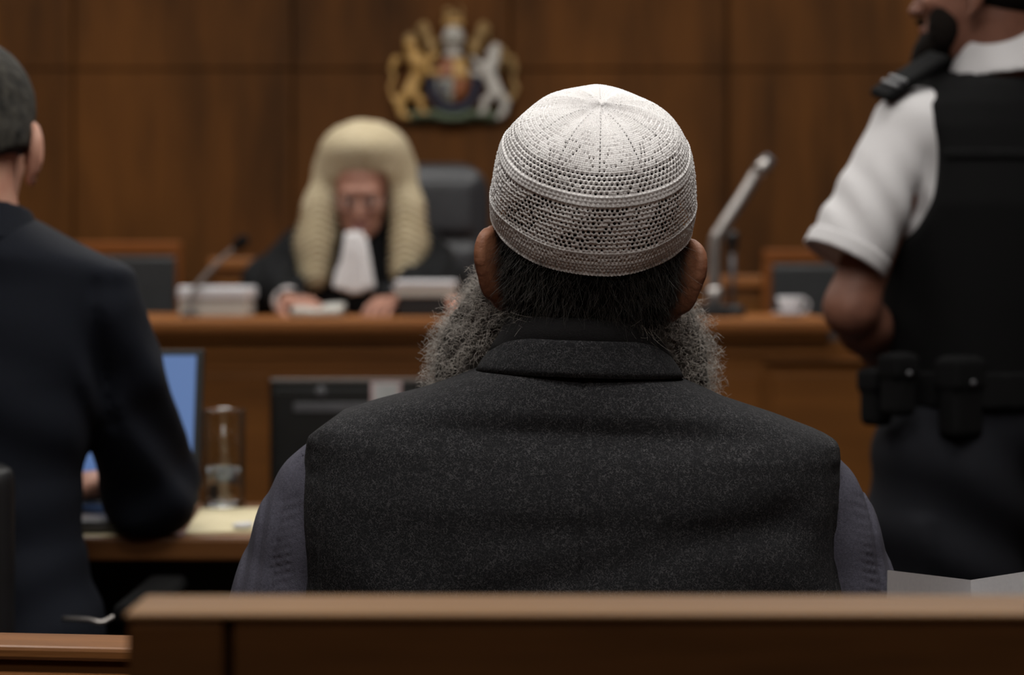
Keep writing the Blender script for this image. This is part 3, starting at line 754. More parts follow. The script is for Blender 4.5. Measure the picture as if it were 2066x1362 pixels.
for i, (a, b, y, lab) in enumerate(((432, 640, 520, 'low wooden cabinet against the back wall left of the judge'), (1385, 1545, 556, 'low wooden cabinet against the back wall behind the thick pale microphone'))):
    Y = 6.36; z = ZP(y, Y); x0, x1 = XP(a, Y), XP(b, Y)
    t = thing('low_cabinet', lab, 'cabinet', ((x0+x1)/2, Y+.1, DZ), 'low cabinets along the back wall')
    boxo('cabinet_top', (x0-.015, Y-.02, z-.04), (x1+.015, YB-.02, z), M['ledge'], t, .008)
    boxo('carcass', (x0, Y+.006, DZ), (x1, YB-.02, z-.04), M['chairwood'], t, .003)
    for k in (0, 1):
        w = (x1-x0)/2; d = boxo('door', (x0+w*k+.006, Y-.006, DZ+.07), (x0+w*(k+1)-.006, Y+.008, z-.06), M['bench'], t, .004)
        boxo('handle', (x0+w-.02 if k == 0 else x0+w+.012, Y-.016, z-.20), (x0+w-.012 if k == 0 else x0+w+.02, Y-.006, z-.12), M['chrome'], d, .002)
def judge_chair():
    Y = 5.86; xl, xr = XP(672, Y), XP(988, Y); zt = ZP(329, Y); c = (xl+xr)/2; w = (xr-xl)/2
    t = thing('judges_chair', 'high-backed black leather chair behind the judge', 'chair', (c, Y-.2, DZ))
    v = Vol(axis(xl-.05, xr+.05, .01), axis(Y-.06, Y+.12, .008), axis(DZ+.4, zt+.04, .01))
    v.add(bx((c, Y+.02, (zt+DZ+.45)/2), (w, .050, (zt-DZ-.45)/2), None, .045), 0)
    v.add(bx((c, Y-.022, zt-.13), (w*.82, .026, .085), None, .022), .012); v.add(bx((c, Y-.022, zt-.36), (w*.82, .026, .115), None, .022), .012)
    rr_ = .10; zm = (zt+DZ+.45)/2; hh = (zt-DZ-.45)/2
    v.cut(lambda x, y, z: np.sqrt(np.maximum(np.abs(x-c)-w+rr_, 0)**2+np.maximum(np.abs(z-zm)-hh+rr_, 0)**2)-rr_+0*y)
    v.mesh('backrest', M['leather'], t)
    boxo('seat', (xl+.02, Y-.50, DZ+.40), (xr-.02, Y+.0, DZ+.50), M['leather'], t, .03)
    for x in (xl-.02, xr-.05): boxo('armrest', (x, Y-.40, DZ+.66), (x+.07, Y+.0, DZ+.70), M['leather'], t, .015); boxo('arm_post', (x+.02, Y-.12, DZ+.46), (x+.05, Y-.06, DZ+.66), M['black'], t, .006)
    tubeo('post', [(c, Y-.24, DZ+.08), (c, Y-.24, DZ+.42)], .03, M['black'], t)
    for k in range(5):
        a = k*2*math.pi/5+.3; tubeo('foot', [(c, Y-.24, DZ+.09), (c+.3*math.cos(a), Y-.24+.3*math.sin(a), DZ+.025)], [.025, .02], M['black'], t)
judge_chair()

# ------------------------------------------------------------------ carved royal emblem on the back wall
def emblem():
    Y = YB-.03; q = lambda x, y, d=0: np.array([XP(x, Y), Y-d, ZP(y, Y)]); s = Y/FPX
    t = thing('carved_emblem', 'carved and painted royal crest with gold lion and white unicorn', 'crest', (XP(915, Y), Y, ZP(252, Y)))
    def make(name, prims, m, k=.008, h=.004, label=None):
        v = volume(prims, h, k, pad=.012, hi=np.array([9, YB-.013, 9])); o = v.mesh(name, m, t)
        if label: o['label'] = label
        return o
    def ch(pts, rs, d=.02): return chain([q(x, y, d) for x, y in pts], [r*s for r in rs])
    # ground
    make('green_base', [bx(q(912, 238, .0), (100*s, .02, 9*s), None, .01), ell(q(860, 232, .01), (40*s, .03, 11*s)), ell(q(965, 232, .01), (40*s, .03, 11*s)), ell(q(913, 240, .015), (30*s, .03, 10*s))], M['green'], label='green mound with scroll')
    # lion: body rearing, mane, legs, crowned head, tail
    L = ch([(828, 96), (838, 118), (850, 138)], [13, 15, 17], .03)+ch([(850, 138), (838, 165), (826, 188)], [17, 13, 14], .03)
    L += [ell(q(846, 130, .035), (19*s, .035, 18*s)), ell(q(829, 93, .035), (12*s, .03, 11*s)), ell(q(838, 98, .045), (7*s, .02, 6*s))]
    L += ch([(858, 130), (872, 120), (880, 112)], [8, 6, 6], .035)+ch([(860, 146), (874, 150), (884, 146)], [8, 6, 6], .035)
    L += ch([(826, 190), (806, 210), (812, 232), (824, 238)], [13, 9, 7, 6], .025)+ch([(834, 190), (850, 206), (852, 226), (864, 232)], [12, 8, 6, 6], .03)
    L += ch([(818, 196), (794, 200), (788, 178), (796, 158), (790, 140), (800, 122)], [4, 4, 4, 4, 4, 9], .02)
    make('lion', L, M['gold'], .006, label='gold rampant lion')
    make('lion_crown', ch([(819, 84), (823, 74)], [5, 4], .03)+ch([(829, 82), (829, 70)], [5, 4], .03)+ch([(838, 84), (836, 75)], [5, 4], .03), M['dullgold'], .004)
    # unicorn: horse body, long neck, legs, horn, mane
    U = ch([(990, 108), (1000, 100), (996, 124), (984, 142)], [6, 10, 12, 14], .03)+ch([(984, 142), (992, 165), (1002, 188)], [16, 13, 14], .03)
    U += ch([(1000, 100), (986, 112)], [9, 6], .035)+ch([(976, 138), (964, 130), (956, 120)], [8, 6, 5], .03)+ch([(976, 150), (962, 152), (952, 148)], [8, 5, 5], .03)
    U += ch([(1004, 190), (1020, 208), (1016, 228), (1006, 238)], [13, 9, 7, 6], .025)+ch([(996, 192), (978, 206), (976, 226), (966, 232)], [11, 7, 6, 6], .03)
    make('unicorn', U, M['silver'], .006, label='white rampant unicorn')
    make('unicorn_horn', ch([(994, 92), (982, 66)], [3.5, 1.2], .03), M['dullgold'], .003)
    make('unicorn_mane', ch([(1012, 98), (1018, 112), (1010, 126), (1016, 140)], [5, 6, 5, 4], .02)+ch([(1012, 192), (1034, 200), (1042, 180), (1034, 160), (1040, 140), (1032, 122)], [4, 4, 5, 4, 5, 9], .02), M['dullgold'], .005)
    # shield quarters inside the garter
    make('garter', [*[cone(q(915+46*math.cos(a), 176+46*math.sin(a), .02), q(915+46*math.cos(a+.27), 176+46*math.sin(a+.27), .02), 7*s, 7*s) for a in np.arange(0, 6.28, .26)]], M['blue'], .003, label='dark blue garter ring')
    def quarter(name, x0, x1, y0, y1, m):
        v = Vol(axis(XP(x0, Y), XP(x1, Y)+.004, .003), axis(Y-.07, Y+.02, .004), axis(ZP(y1, Y)-.004, ZP(y0, Y)+.004, .003))
        v.add(ell(q(914, 160, .02), (36*s, .035, 50*s)), 0); e = .001
        v.cut(lambda x, y, z: np.maximum(np.maximum(XP(x0, Y)+e-x, x-XP(x1, Y)+e), np.maximum(z-ZP(y0, Y)+e, ZP(y1, Y)+e-z))+0*y)
        v.mesh(name, m, t, smooth=0)
    quarter('shield_quarter', 878, 915, 118, 160, M['red']); quarter('shield_quarter', 915, 952, 118, 160, M['gold'])
    quarter('shield_quarter', 878, 915, 160, 212, M['pale']); quarter('shield_quarter', 915, 952, 160, 212, M['red'])
    make('harp', ch([(890, 168), (890, 196)], [2.5, 2.5], .055)+ch([(890, 168), (900, 172), (906, 184)], [2.5, 2, 2], .055)+ch([(890, 196), (906, 184)], [2.5, 2], .055)+[cone(q(894+4*i, 170+3*i, .055), q(894+4*i, 194-3*i, .055), .001, .001) for i in range(3)], M['navy'], .001, .002)
    # helmet, mantling, crown with small lion
    make('helmet', [ell(q(915, 78, .03), (22*s, .04, 24*s)), cone(q(915, 90, .03), q(914, 114, .03), 15*s, 9*s), bx(q(915, 112, .02), (20*s, .02, 4*s), None, .004)], M['silver'], .008, label='white helmet')
    make('visor', [bx(q(915+5*i, 82, .062), (1.0*s, .012, 10*s), None, .001) for i in (-2, -1, 0, 1, 2)], M['pale'], .001, .002)
    for sg in (-1, 1):
        a = lambda x: 915+sg*(x-915)
        make('mantling', ch([(a(975), 54), (a(968), 72), (a(958), 100), (a(950), 112)], [10, 9, 11, 8], .02)+ch([(a(968), 72), (a(984), 60)], [8, 6], .02)+ch([(a(956), 96), (a(944), 84)], [6, 4], .02), M['dullgold'], .005)
    make('crown', [bx(q(915, 50, .03), (19*s, .025, 5*s), None, .004)]+[cone(q(915+8*i, 50, .03), q(915+9.5*i, 40, .03), 3*s, 1.6*s) for i in (-2, -1, 0, 1, 2)], M['gold'], .003, .003)
    make('crest_lion', ch([(902, 38), (916, 33), (928, 38)], [6, 7, 6], .03)+[ell(q(904, 25, .03), (8*s, .02, 8*s))]+ch([(926, 36), (934, 26), (928, 16)], [2, 2, 3], .03)+ch([(904, 38), (904, 44)], [2.5, 2], .03)+ch([(924, 38), (924, 44)], [2.5, 2], .03), M['dullgold'], .003, .003)
emblem()

# ================================================================== the seated man in the white cap
rng = np.random.default_rng(7)
def rot_roll(R, deg):                     # roll about the viewing axis, right side down
    a = math.radians(deg); Q = np.array([[math.cos(a), 0, math.sin(a)], [0, 1, 0], [-math.sin(a), 0, math.cos(a)]]); return Q @ R
def strands(name, roots, paths, rad, m, parent, mi=None):
    """paths: (n, k, 3) polylines -> thin three-sided fibres"""
    n, k, _ = paths.shape; T = np.gradient(paths, axis=1); T /= np.linalg.norm(T, axis=2)[:, :, None]+1e-9
    ref = rng.normal(size=(n, 1, 3)); U = np.cross(T, ref); U /= np.linalg.norm(U, axis=2)[:, :, None]+1e-9; Wv = np.cross(T, U)
    tp = np.linspace(1, .35, k)[None, :, None]*np.broadcast_to(np.asarray(rad, float), (n,))[:, None, None]
    V = np.stack([paths+tp*(math.cos(a)*U+math.sin(a)*Wv) for a in (0, 2.094, 4.189)], 2)        # n,k,3,3
    V = V.reshape(-1, 3); base = (np.arange(n)[:, None]*k+np.arange(k-1)[None, :])*3
    F = np.stack([np.stack([base+j, base+(j+1) % 3, base+3+(j+1) % 3, base+3+j], -1) for j in range(3)], 2).reshape(-1, 4)
    return from_np(name, V, F, m, parent, mi=None if mi is None else (np.arange(len(F)) >= mi*(k-1)*3).astype(int))

def man():
    Yt = 1.84; s = Yt/FPX
    x0 = XP(1160, Yt); t = thing('person', 'seated man seen from behind in a white crocheted cap and charcoal waistcoat', 'person', (x0, 1.9, 0))
    # --- body
    hc = P(1189, 547, 1.80); hc[1] = 1.812; R = rot_roll(ortho((0, 1, .16)), 4.0); capc = P(1195, 441, 1.803)
    inside = cap_inside(capc)
    hp, L = head_prims(hc, R, 1.0, ear_out=1.5)
    sh = [np.array([x0+.178*q, Yt, .985-.006*q]) for q in (-1, 1)]
    el = [np.array([x0+.285*q+(-.01 if q < 0 else .0), Yt+.05, .78]) for q in (-1, 1)]
    wr = [np.array([x0+.09*q, Yt+.30, .66]) for q in (-1, 1)]
    hip = [np.array([x0+.11*q, Yt+.03, .56]) for q in (-1, 1)]; kn = [np.array([x0+.16*q, Yt+.47, .53]) for q in (-1, 1)]; an = [np.array([x0+.15*q, Yt+.45, .09]) for q in (-1, 1)]
    nb = np.array([x0, Yt-.01, 1.06])
    pr = list(hp)+[(cone(L(0, -.002, -.03), nb, .054, .060), dict(k=.02)), (cone(nb, nb-[0, 0, .04], .062, .09), dict(k=.03)),
        (ell((x0, Yt, .92), (.18, .11, .15)), dict(k=.04)), (ell((x0, Yt+.02, .74), (.17, .13, .17)), dict(k=.04)), (ell((x0, Yt+.01, .58), (.19, .14, .13)), dict(k=.04))]
    for i in (0, 1):
        q = (-1, 1)[i]
        pr += [(p, dict(k=.02)) for p in limb(sh[i], el[i], .052, .042)+limb(el[i], wr[i], .042, .028, .004, .3)]
        pr += [(p, dict(k=.03)) for p in limb(hip[i], kn[i], .088, .058)+limb(kn[i], an[i], .056, .040, .012)]
        pr += [(cone(an[i]-[0, .02, .03], an[i]+[0, .14, -.055], .035, .026), dict(k=.02))]
        d = np.array([-.55*q, .8, -.25]); pr += hand_prims(wr[i], d, (0, .25, 1), side=-q if True else q, curl=.3)
    v = Vol(axis(x0-.40, x0+.42, .009, [(hc[0]-.12, hc[0]+.12, .0022)]), axis(Yt-.17, Yt+.66, .009, [(hc[1]-.10, hc[1]+.13, .0026)]), axis(-.0, hc[2]+.16, .009, [(hc[2]-.13, hc[2]+.15, .0022)]))
    for p in pr: v.add(p[0], **p[1])
    v.cut(inside)
    v.mesh('body', [M['skin_a'], M['eye'], M['iris'], M['lip']], t, mi=head_mi(L))
    # --- hair: close black hair on the skull, with loose strands
    h = Vol(axis(hc[0]-.11, hc[0]+.11, .003), axis(hc[1]-.13, hc[1]+.11, .003), axis(hc[2]-.10, hc[2]+.15, .003))
    E = lambda p, r: ell(L(*p), np.array(r), R)
    h.add(E((0, 0.000, .050), (.079, .089, .082)), .01); h.add(E((0, -.019, .008), (.0795, .062, .066)), .02); h.add(E((0, -.018, -.038), (.070, .052, .050)), .02)
    for q in (-1, 1):
        h.add(ell(L(.088*q, .030, -.005), (.02, .03, .06), R), .006, 's')
    fwd = R[:, 1]; up = R[:, 2]
    h.cut(lambda x, y, z: ((x-hc[0])*fwd[0]+(y-hc[1])*fwd[1]+(z-hc[2])*fwd[2]-.012) - np.maximum(0, ((z-hc[2])-.05))*1.6)
    h.cut(inside)
    ho = h.mesh('hair', M['hair_core'], t); ho['label'] = 'close black hair at the nape'
    n = len(ho.data.vertices); co = np.empty(n*3, np.float32); no = np.empty(n*3, np.float32); ho.data.vertices.foreach_get('co', co)
    co = co.reshape(-1, 3); nn = np.array([v_.normal[:] for v_ in ho.data.vertices])
    loc = (co-hc) @ R
    ok = np.where((loc[:, 1] < .02) & (loc[:, 2] < .045) & (loc[:, 2] > -.085))[0]
    pick = rng.choice(ok, 7000); base = co[pick]+rng.normal(size=(7000, 3))*.0012; k = 7; ln = rng.uniform(.008, .019, 7000)
    dn = -up[None, :]*1.0+R[:, 0][None, :]*((loc[pick, 0]/.08)*.25+rng.normal(size=7000)*.30)[:, None]+nn[pick]*rng.uniform(.1, .42, 7000)[:, None]
    dn /= np.linalg.norm(dn, axis=1)[:, None]; cv = rng.normal(size=(7000, 3))*.55+nn[pick]*-.1
    tt = np.linspace(0, 1, k); paths = base[:, None, :]+ln[:, None, None]*(tt[None, :, None]*dn[:, None, :]+.5*(tt**2)[None, :, None]*cv[:, None, :])
    paths0 = paths
    # a few grey hairs low on the neck
    ok2 = np.where((loc[:, 1] < .0) & (loc[:, 2] < -.035) & (np.abs(loc[:, 0]) > .035))[0]
    pick = rng.choice(ok2, 500); base = co[pick]; dn = -up[None, :]*.6+nn[pick]*.6+rng.normal(size=(500, 3))*.5; dn /= np.linalg.norm(dn, axis=1)[:, None]
    cv = rng.normal(size=(500, 3))*.9; ln = rng.uniform(.008, .018, 500)
    paths = base[:, None, :]+ln[:, None, None]*(tt[None, :, None]*dn[:, None, :]+.5*(tt**2)[None, :, None]*cv[:, None, :])
    strands('hair_strands', base, np.concatenate([paths0, paths]), np.concatenate([rng.uniform(.00012, .00022, 7000), np.full(500, .00016)]), [M['hair_dark'], M['beard']], ho, mi=7000)
    # --- beard: wide bushy mass under the jaw, curled fibres
    bl_ = [(ell(P(982, 700, 1.90), (.034, .045, .058)), dict(k=.03)), (ell(P(1002, 630, 1.87), (.015, .028, .040)), dict(k=.03)), (ell(P(958, 760, 1.90), (.036, .045, .050)), dict(k=.03)),
           (ell(P(1354, 705, 1.90), (.020, .045, .058)), dict(k=.03)), (ell(P(1358, 755, 1.90), (.030, .045, .05)), dict(k=.03)),
           (ell(L(0, .075, -.13), (.085, .055, .10), R), dict(k=.03)), (ell(L(0, .085, -.20), (.08, .05, .08), R), dict(k=.03)), (ell(L(0, .086, -.07), (.060, .034, .05), R), dict(k=.03)),
           (cone(L(-.066, .03, .0), L(-.075, .05, -.08), .012, .022), dict(k=.02)), (cone(L(.064, .03, .0), L(.066, .05, -.08), .012, .018), dict(k=.02))]
    b = Vol(axis(hc[0]-.19, hc[0]+.19, .004), axis(1.80, 2.02, .004), axis(hc[2]-.32, hc[2]+.04, .004))
    for p in bl_: b.add(p[0], **p[1])
    b.add(cone(L(0, -.01, .02), L(0, -.03, -.25), .064, .078), .012, 's')
    b.add(ell(L(0, .03, .0), (.064, .062, .10), R), .006, 's')
    b.disp(lambda x, y, z: .0035*np.sin(x*190+4*np.sin(z*90))*np.sin(z*170+3*np.sin(y*120)))
    bo = b.mesh('beard', M['beard_core'], t, smooth=0); bo['label'] = 'long curly grey beard'
    co = np.empty(len(bo.data.vertices)*3, np.float32); bo.data.vertices.foreach_get('co', co); co = co.reshape(-1, 3); nn = np.array([v_.normal[:] for v_ in bo.data.vertices])
    out = np.abs(co[:, 0]-hc[0]) > .062; w = np.where(out, 1.0, .12)*np.where(co[:, 1] > 1.95, .3, 1.0); w /= w.sum()
    def curls(nc, k, l0, l1, ca0, ca1, turn, rad, outw, name):
        pk = rng.choice(len(co), nc, p=w); base = co[pk]-nn[pk]*.002; ax = nn[pk]*outw+rng.normal(size=(nc, 3))*.35+np.array([0, -.1, -.55]); ax[:, 0] += np.sign(base[:, 0]-hc[0])*.35
        ax /= np.linalg.norm(ax, axis=1)[:, None]; r1 = np.cross(ax, rng.normal(size=(nc, 3))); r1 /= np.linalg.norm(r1, axis=1)[:, None]; r2 = np.cross(ax, r1)
        t_ = np.linspace(0, 1, k); ln = rng.uniform(l0, l1, nc); ca = rng.uniform(ca0, ca1, nc); tn = rng.uniform(turn*.45, turn, nc)*2*np.pi
        ph = tn[:, None]*t_[None, :]; amp = ca[:, None]*np.minimum(1, t_*2.2)[None, :]
        pa = base[:, None, :]+(ln[:, None]*t_[None, :])[:, :, None]*ax[:, None, :]+(amp*np.cos(ph))[:, :, None]*r1[:, None, :]+(amp*np.sin(ph))[:, :, None]*r2[:, None, :]
        return pa, np.full(nc, rad)
    c1 = curls(5600, 18, .010, .026, .0016, .0042, 2.0, .00027, .75, 'curl_strands')
    c2 = curls(700, 18, .012, .026, .0034, .0056, 1.6, .00024, 1.0, 'loose_curls')
    strands('beard_strands', None, np.concatenate([c1[0], c2[0]]), np.concatenate([c1[1], c2[1]]), M['beard'], bo)
    # --- crocheted cap
    cap(t, capc, hc)
    # --- shirt with sleeves
    def wr_(x, y, z): return z+.033*(x-x0)
    cY = Yt
    def row(py, dxl, dxr, yc, d): return (ZP(py, Yt), 0.0, dxl*s, dxr*s, yc, d)
    vrows = [row(715, 120, 120, -.010, .075), row(750, 203, 203, -.010, .098), row(768, 246, 250, -.008, .106), row(790, 302, 302, -.006, .113), row(821, 408, 406, -.004, .120), row(857, 506, 500, -.002, .122), row(874, 530, 522, -.004, .126), row(900, 536, 526, -.006, .132),
             row(1000, 546, 526, -.010, .142), row(1195, 552, 526, -.010, .146), row(1500, 500, 490, .0, .150), row(1700, 470, 465, .0, .15), (.52, 0, .2, .2, 0.01, .15)]
    fv, lo, hi = prof(vrows, p=2.5, c=(x0, cY, 0))
    shear = lambda f: (lambda x, y, z: f(x, y, z+.033*(x-x0)))
    # waistcoat
    def back_folds(x, y, z):
        u = (x-x0); w = (z-.9)
        f = .0045*np.sin((u*0.8+w)*46+3*np.sin(u*7))*np.exp(-((w+.06)/.10)**2)*np.clip(np.abs(u)*5-.15, 0, 1)
        f = f+.0065*np.sin((np.abs(u)*1.0-w*1.2)*38+1.2)*np.exp(-((w+.12)/.08)**2)*np.clip(np.abs(u)*6-.3, 0, 1)
        f = f+.004*np.exp(-((z-1.045)/.02)**2)*np.cos(u*9)+.0045*np.exp(-((z-.975+.04*np.abs(u-.05))/.020)**2)*np.clip((u+.16)*7, 0, 1)*np.clip((.212-np.abs(u))*25, 0, 1)+.004*np.exp(-((z-.935-.25*u)/.016)**2)*np.clip((u+.15)*12, 0, 1)*np.clip((.212-np.abs(u))*25, 0, 1)
        zz = z+.033*u
        f = f+.0022*np.exp(-((u-.003-(1.05-z)*(-.02))/.0016)**2)*(y < cY)                 # centre seam
        rd = (np.abs(u+.002)-.5*(.236+.236))
        e = np.abs(u+.0015)-(.229+.006*np.clip((1.02-z)*3, 0, 1))
        f = f+.0012*np.exp(-(e/.0025)**2)+.0003*np.sin(z*330)*np.exp(-((e-.006)/.008)**2)
        return f*(zz > .55)
    hmV = [(x0-.006, x0+.012, .0012), (x0-.262, x0-.218, .0025), (x0+.215, x0+.26, .0025)]
    g = Vol(axis(x0-.30, x0+.30, .006, hmV), axis(cY-.18, cY+.18, .0065, [(cY-.16, cY-.04, .004)]), axis(.50, 1.115, .0055, [(1.0, 1.1, .003)]))
    g.add((shear(fv), lo-[0, 0, .02], hi+[0, 0, .02]), 0)
    g.disp(back_folds)
    # armholes: the waistcoat ends at a near-vertical edge either side
    def edge(x, y, z):
        pyv = np.interp(z, [ZP(1200, Yt), ZP(1000, Yt), ZP(900, Yt), ZP(872, Yt), ZP(830, Yt)], [549, 545, 535, 528, 470])*s
        pyr = np.interp(z, [ZP(1200, Yt), ZP(1000, Yt), ZP(905, Yt), ZP(884, Yt), ZP(845, Yt)], [516, 519, 521, 518, 460])*s
        low = np.clip((.80-z)*3, 0, 1)*.2
        return np.maximum(-(x-x0)-pyv-low, (x-x0)-pyr-low)+0*y
    g.cut(edge)
    g.cut(lambda x, y, z: np.where((y > cY+.05), .012-np.abs(x-x0)+np.maximum(0, .95-z)*.05, -1.0)*np.ones_like(z))
    wo = g.mesh('waistcoat', M['wool'], t, smooth=1); wo['label'] = 'charcoal wool waistcoat with a centre back seam'
    # standing collar: leaf lying on the shoulders, roll at the neck
    cc = np.array([XP(1170, 1.80), 1.803, ZP(700, 1.8)])
    def ringsurf(name, rows, m, th=.004, parent=None, n=96, wob=0.0, a0=0.0):
        """rows of (centre offset y, z, rx, ry): an open band around the neck, solid"""
        V = []; F = []; a = np.linspace(0, 2*np.pi, n, endpoint=False); rws = rows+[(r[0], r[1], r[2]-th, r[3]-th) for r in rows[::-1]]
        for j, (oy, z, rx, ry, ) in enumerate(rws):
            for q in a:
                x = rx*math.cos(q); y = ry*math.sin(q); zz = z+.012*(-math.sin(q))*0+wob*math.sin(5*q+1)*.3
                tilt = -.20*(y)                      # lower toward the nape is handled per row
                V.append((cc[0]+x, cc[1]+oy+y, zz-.033*x+tilt*-1*.0))
        k = len(rws)
        for j in range(k):
            for i in range(n):
                i2 = (i+1) % n; j2 = (j+1) % k; F.append((j*n+i, j*n+i2, j2*n+i2, j2*n+i))
        return from_np(name, V, F, m, parent)
    zt = ZP
    Yn = 1.79; sp = Yn/FPX
    def R_(py, rx, ry, oy=0.0): return (oy, ZP(py, Yn-.06), rx*sp, ry*sp)
    leaf = [R_(762, 212, 186, .004), R_(748, 205, 183, .003), R_(735, 197, 178, .002), R_(715, 182, 168, .0), R_(698, 168, 160, -.002), R_(688, 160, 154, -.003)]
    leaf_o = ringsurf('collar', leaf, M['wool'], .006, wo); leaf_o['label'] = 'folded wool collar'
    roll = [R_(722, 187, 150, .0), R_(700, 175, 150, .0), R_(684, 165, 152, -.003), R_(664, 155, 147, -.003), R_(650, 146, 140, -.002), R_(643, 138, 134, -.001), R_(645, 130, 128, .0)]
    ro = ringsurf('collar_roll', roll, M['collar'], .010, wo); ro['label'] = 'black rolled inner collar'
    # shirt body and sleeves
    srows = [(r[0]-.006, r[1], max(r[2]-.012, .02), max(r[3]-.012, .02), r[4], r[5]-.012) for r in vrows]
    fs, lo2, hi2 = prof(srows, p=2.5, c=(x0, cY, 0))
    g = Vol(axis(x0-.42, x0+.42, .007, [(x0-.34, x0-.22, .0018), (x0+.21, x0+.34, .0018)]), axis(cY-.17, cY+.44, .009, [(cY-.12, cY+.02, .004)]), axis(.50, 1.12, .008, [(.885, 1.06, .0024)]))
    g.add((shear(fs), lo2-[0, 0, .02], hi2+[0, 0, .02]), 0)
    for i in (0, 1):
        q = (-1, 1)[i]
        if q < 0: C = [(-450, 965), (-493, 1008), (-532, 1085), (-572, 1212), (-612, 1330)]
        else: C = [(432, 985), (470, 1030), (500, 1100), (522, 1200), (560, 1330)]
        pts = [np.array([x0+a*s, Yt-.006, ZP(b_, Yt)]) for a, b_ in C]; rr = [.050, .0515, .0525, .054, .056]
        for p in chain(pts, rr): g.add(p, .012)
        for p in chain([pts[-1], el[i]+[q*.0, -.0, -.03], el[i]+[-.05*q, .12, -.05], wr[i]+[.02*q, -.02, 0]], [.056, .058, .05, .036]): g.add(p, .02)
    def q_side(x): return np.where(x > x0, 1.1, 0.0)
    def sleeve_folds(x, y, z):
        u = x-x0; a = np.abs(u)
        m_ = np.clip((a-.222)/.012, 0, 1)
        seamx = np.interp(z, [ZP(1400, Yt), ZP(1190, Yt), ZP(1060, Yt), ZP(990, Yt), ZP(930, Yt), ZP(900, Yt), ZP(880, Yt)], [.284, .277, .270, .265, .255, .2435, .225])
        lo_ = np.clip((ZP(965, Yt)-z)*30, 0, 1)
        f = .0024*np.exp(-((a-seamx)/.0018)**2)
        f = f+.0011*np.sin(z*2*np.pi/.0085+a*260+2.2*np.sin(z*47))*(.7+.3*np.sin(z*90))*np.exp(-((a-seamx+.009)/.0085)**2)*lo_
        ou = np.clip((a-seamx-.002)/.006, 0, 1)
        f = f+.0015*np.sin((a-seamx)*2*np.pi/.0135+1.2*np.sin(z*22)+q_side(x))*lo_*ou
        f = f+.0022*np.sin((a-.25)*2*np.pi/.034+z*18)*np.clip((.96-z)*12, 0, 1)*np.clip((.30-a)*60, 0, 1)
        f = f+.0035*np.exp(-((a-(seamx+.010+(.88-z)*.04))/.0026)**2)*np.clip((.915-z)*40, 0, 1)*(y < cY)
        return f*m_
    g.disp(sleeve_folds)
    so_ = g.mesh('shirt', M['shirt'], t, smooth=1); so_['label'] = 'slate grey cotton shirt'
    # trousers and shoes
    tp = []
    for i in (0, 1): tp += [(p, dict(k=.03)) for p in limb(hip[i], kn[i], .105, .075)+limb(kn[i], an[i]+[0, 0, .03], .072, .060)]
    tp += [(ell((x0, Yt+.01, .575), (.205, .155, .12)), dict(k=.04))]
    v = Vol(axis(x0-.27, x0+.27, .009), axis(Yt-.17, Yt+.60, .009), axis(.05, .75, .009))
    for p in tp: v.add(p[0], **p[1])
    v.mesh('trousers', M['trouser'], t)
    for i in (0, 1): shoe(an[i], (0, 1, 0), t)

def shoe(a, d, parent):
    d = np.asarray(d, float); d /= np.linalg.norm(d); a = np.asarray(a, float); g = np.array([a[0], a[1], 0])
    pr = [cone(g-d*.05+[0, 0, .045], g+d*.06+[0, 0, .045], .043, .043), cone(g+d*.06+[0, 0, .04], g+d*.17+[0, 0, .032], .042, .032), cone(g+[0, 0, .05], g+[0, 0, .10], .046, .044)]
    v = volume(pr, .006, .02, lo=np.array([-9, -9, .0]))
    v.cut(lambda x, y, z: .002-z+0*x*y)
    return v.mesh('shoe', M['shoe'], parent)

CAPP = [(.0002, .1172), (.018, .1165), (.038, .1130), (.056, .1055), (.071, .0945), (.0815, .0780), (.0880, .0580), (.0915, .0350), (.0925, .0170), (.0908, .0)]
def cap_frame():
    ang = math.radians(34); roll = math.radians(2.2)
    up = np.array([math.sin(roll), -math.sin(ang), math.cos(ang)]); up /= np.linalg.norm(up)
    r_ = np.cross((0, 1, 0), up); r_ /= np.linalg.norm(r_); f_ = np.cross(up, r_); return np.stack([r_, f_, up], 1)
def cap_inside(c):                        # negative under the cap's inner face, and everywhere below its brim
    R = cap_frame(); pr = spline(CAPP, 12)[::-1]
    def fn(x, y, z):
        dx, dy, dz = x-c[0], y-c[1], z-c[2]
        a = R[0, 0]*dx+R[1, 0]*dy+R[2, 0]*dz; b = R[0, 1]*dx+R[1, 1]*dy+R[2, 1]*dz; d = R[0, 2]*dx+R[1, 2]*dy+R[2, 2]*dz
        r = np.interp(d, pr[:, 1], pr[:, 0])-.0045
        return np.where(d > -.004, np.sqrt(a*a+b*b)-r*(d < .114), -.05)
    return fn
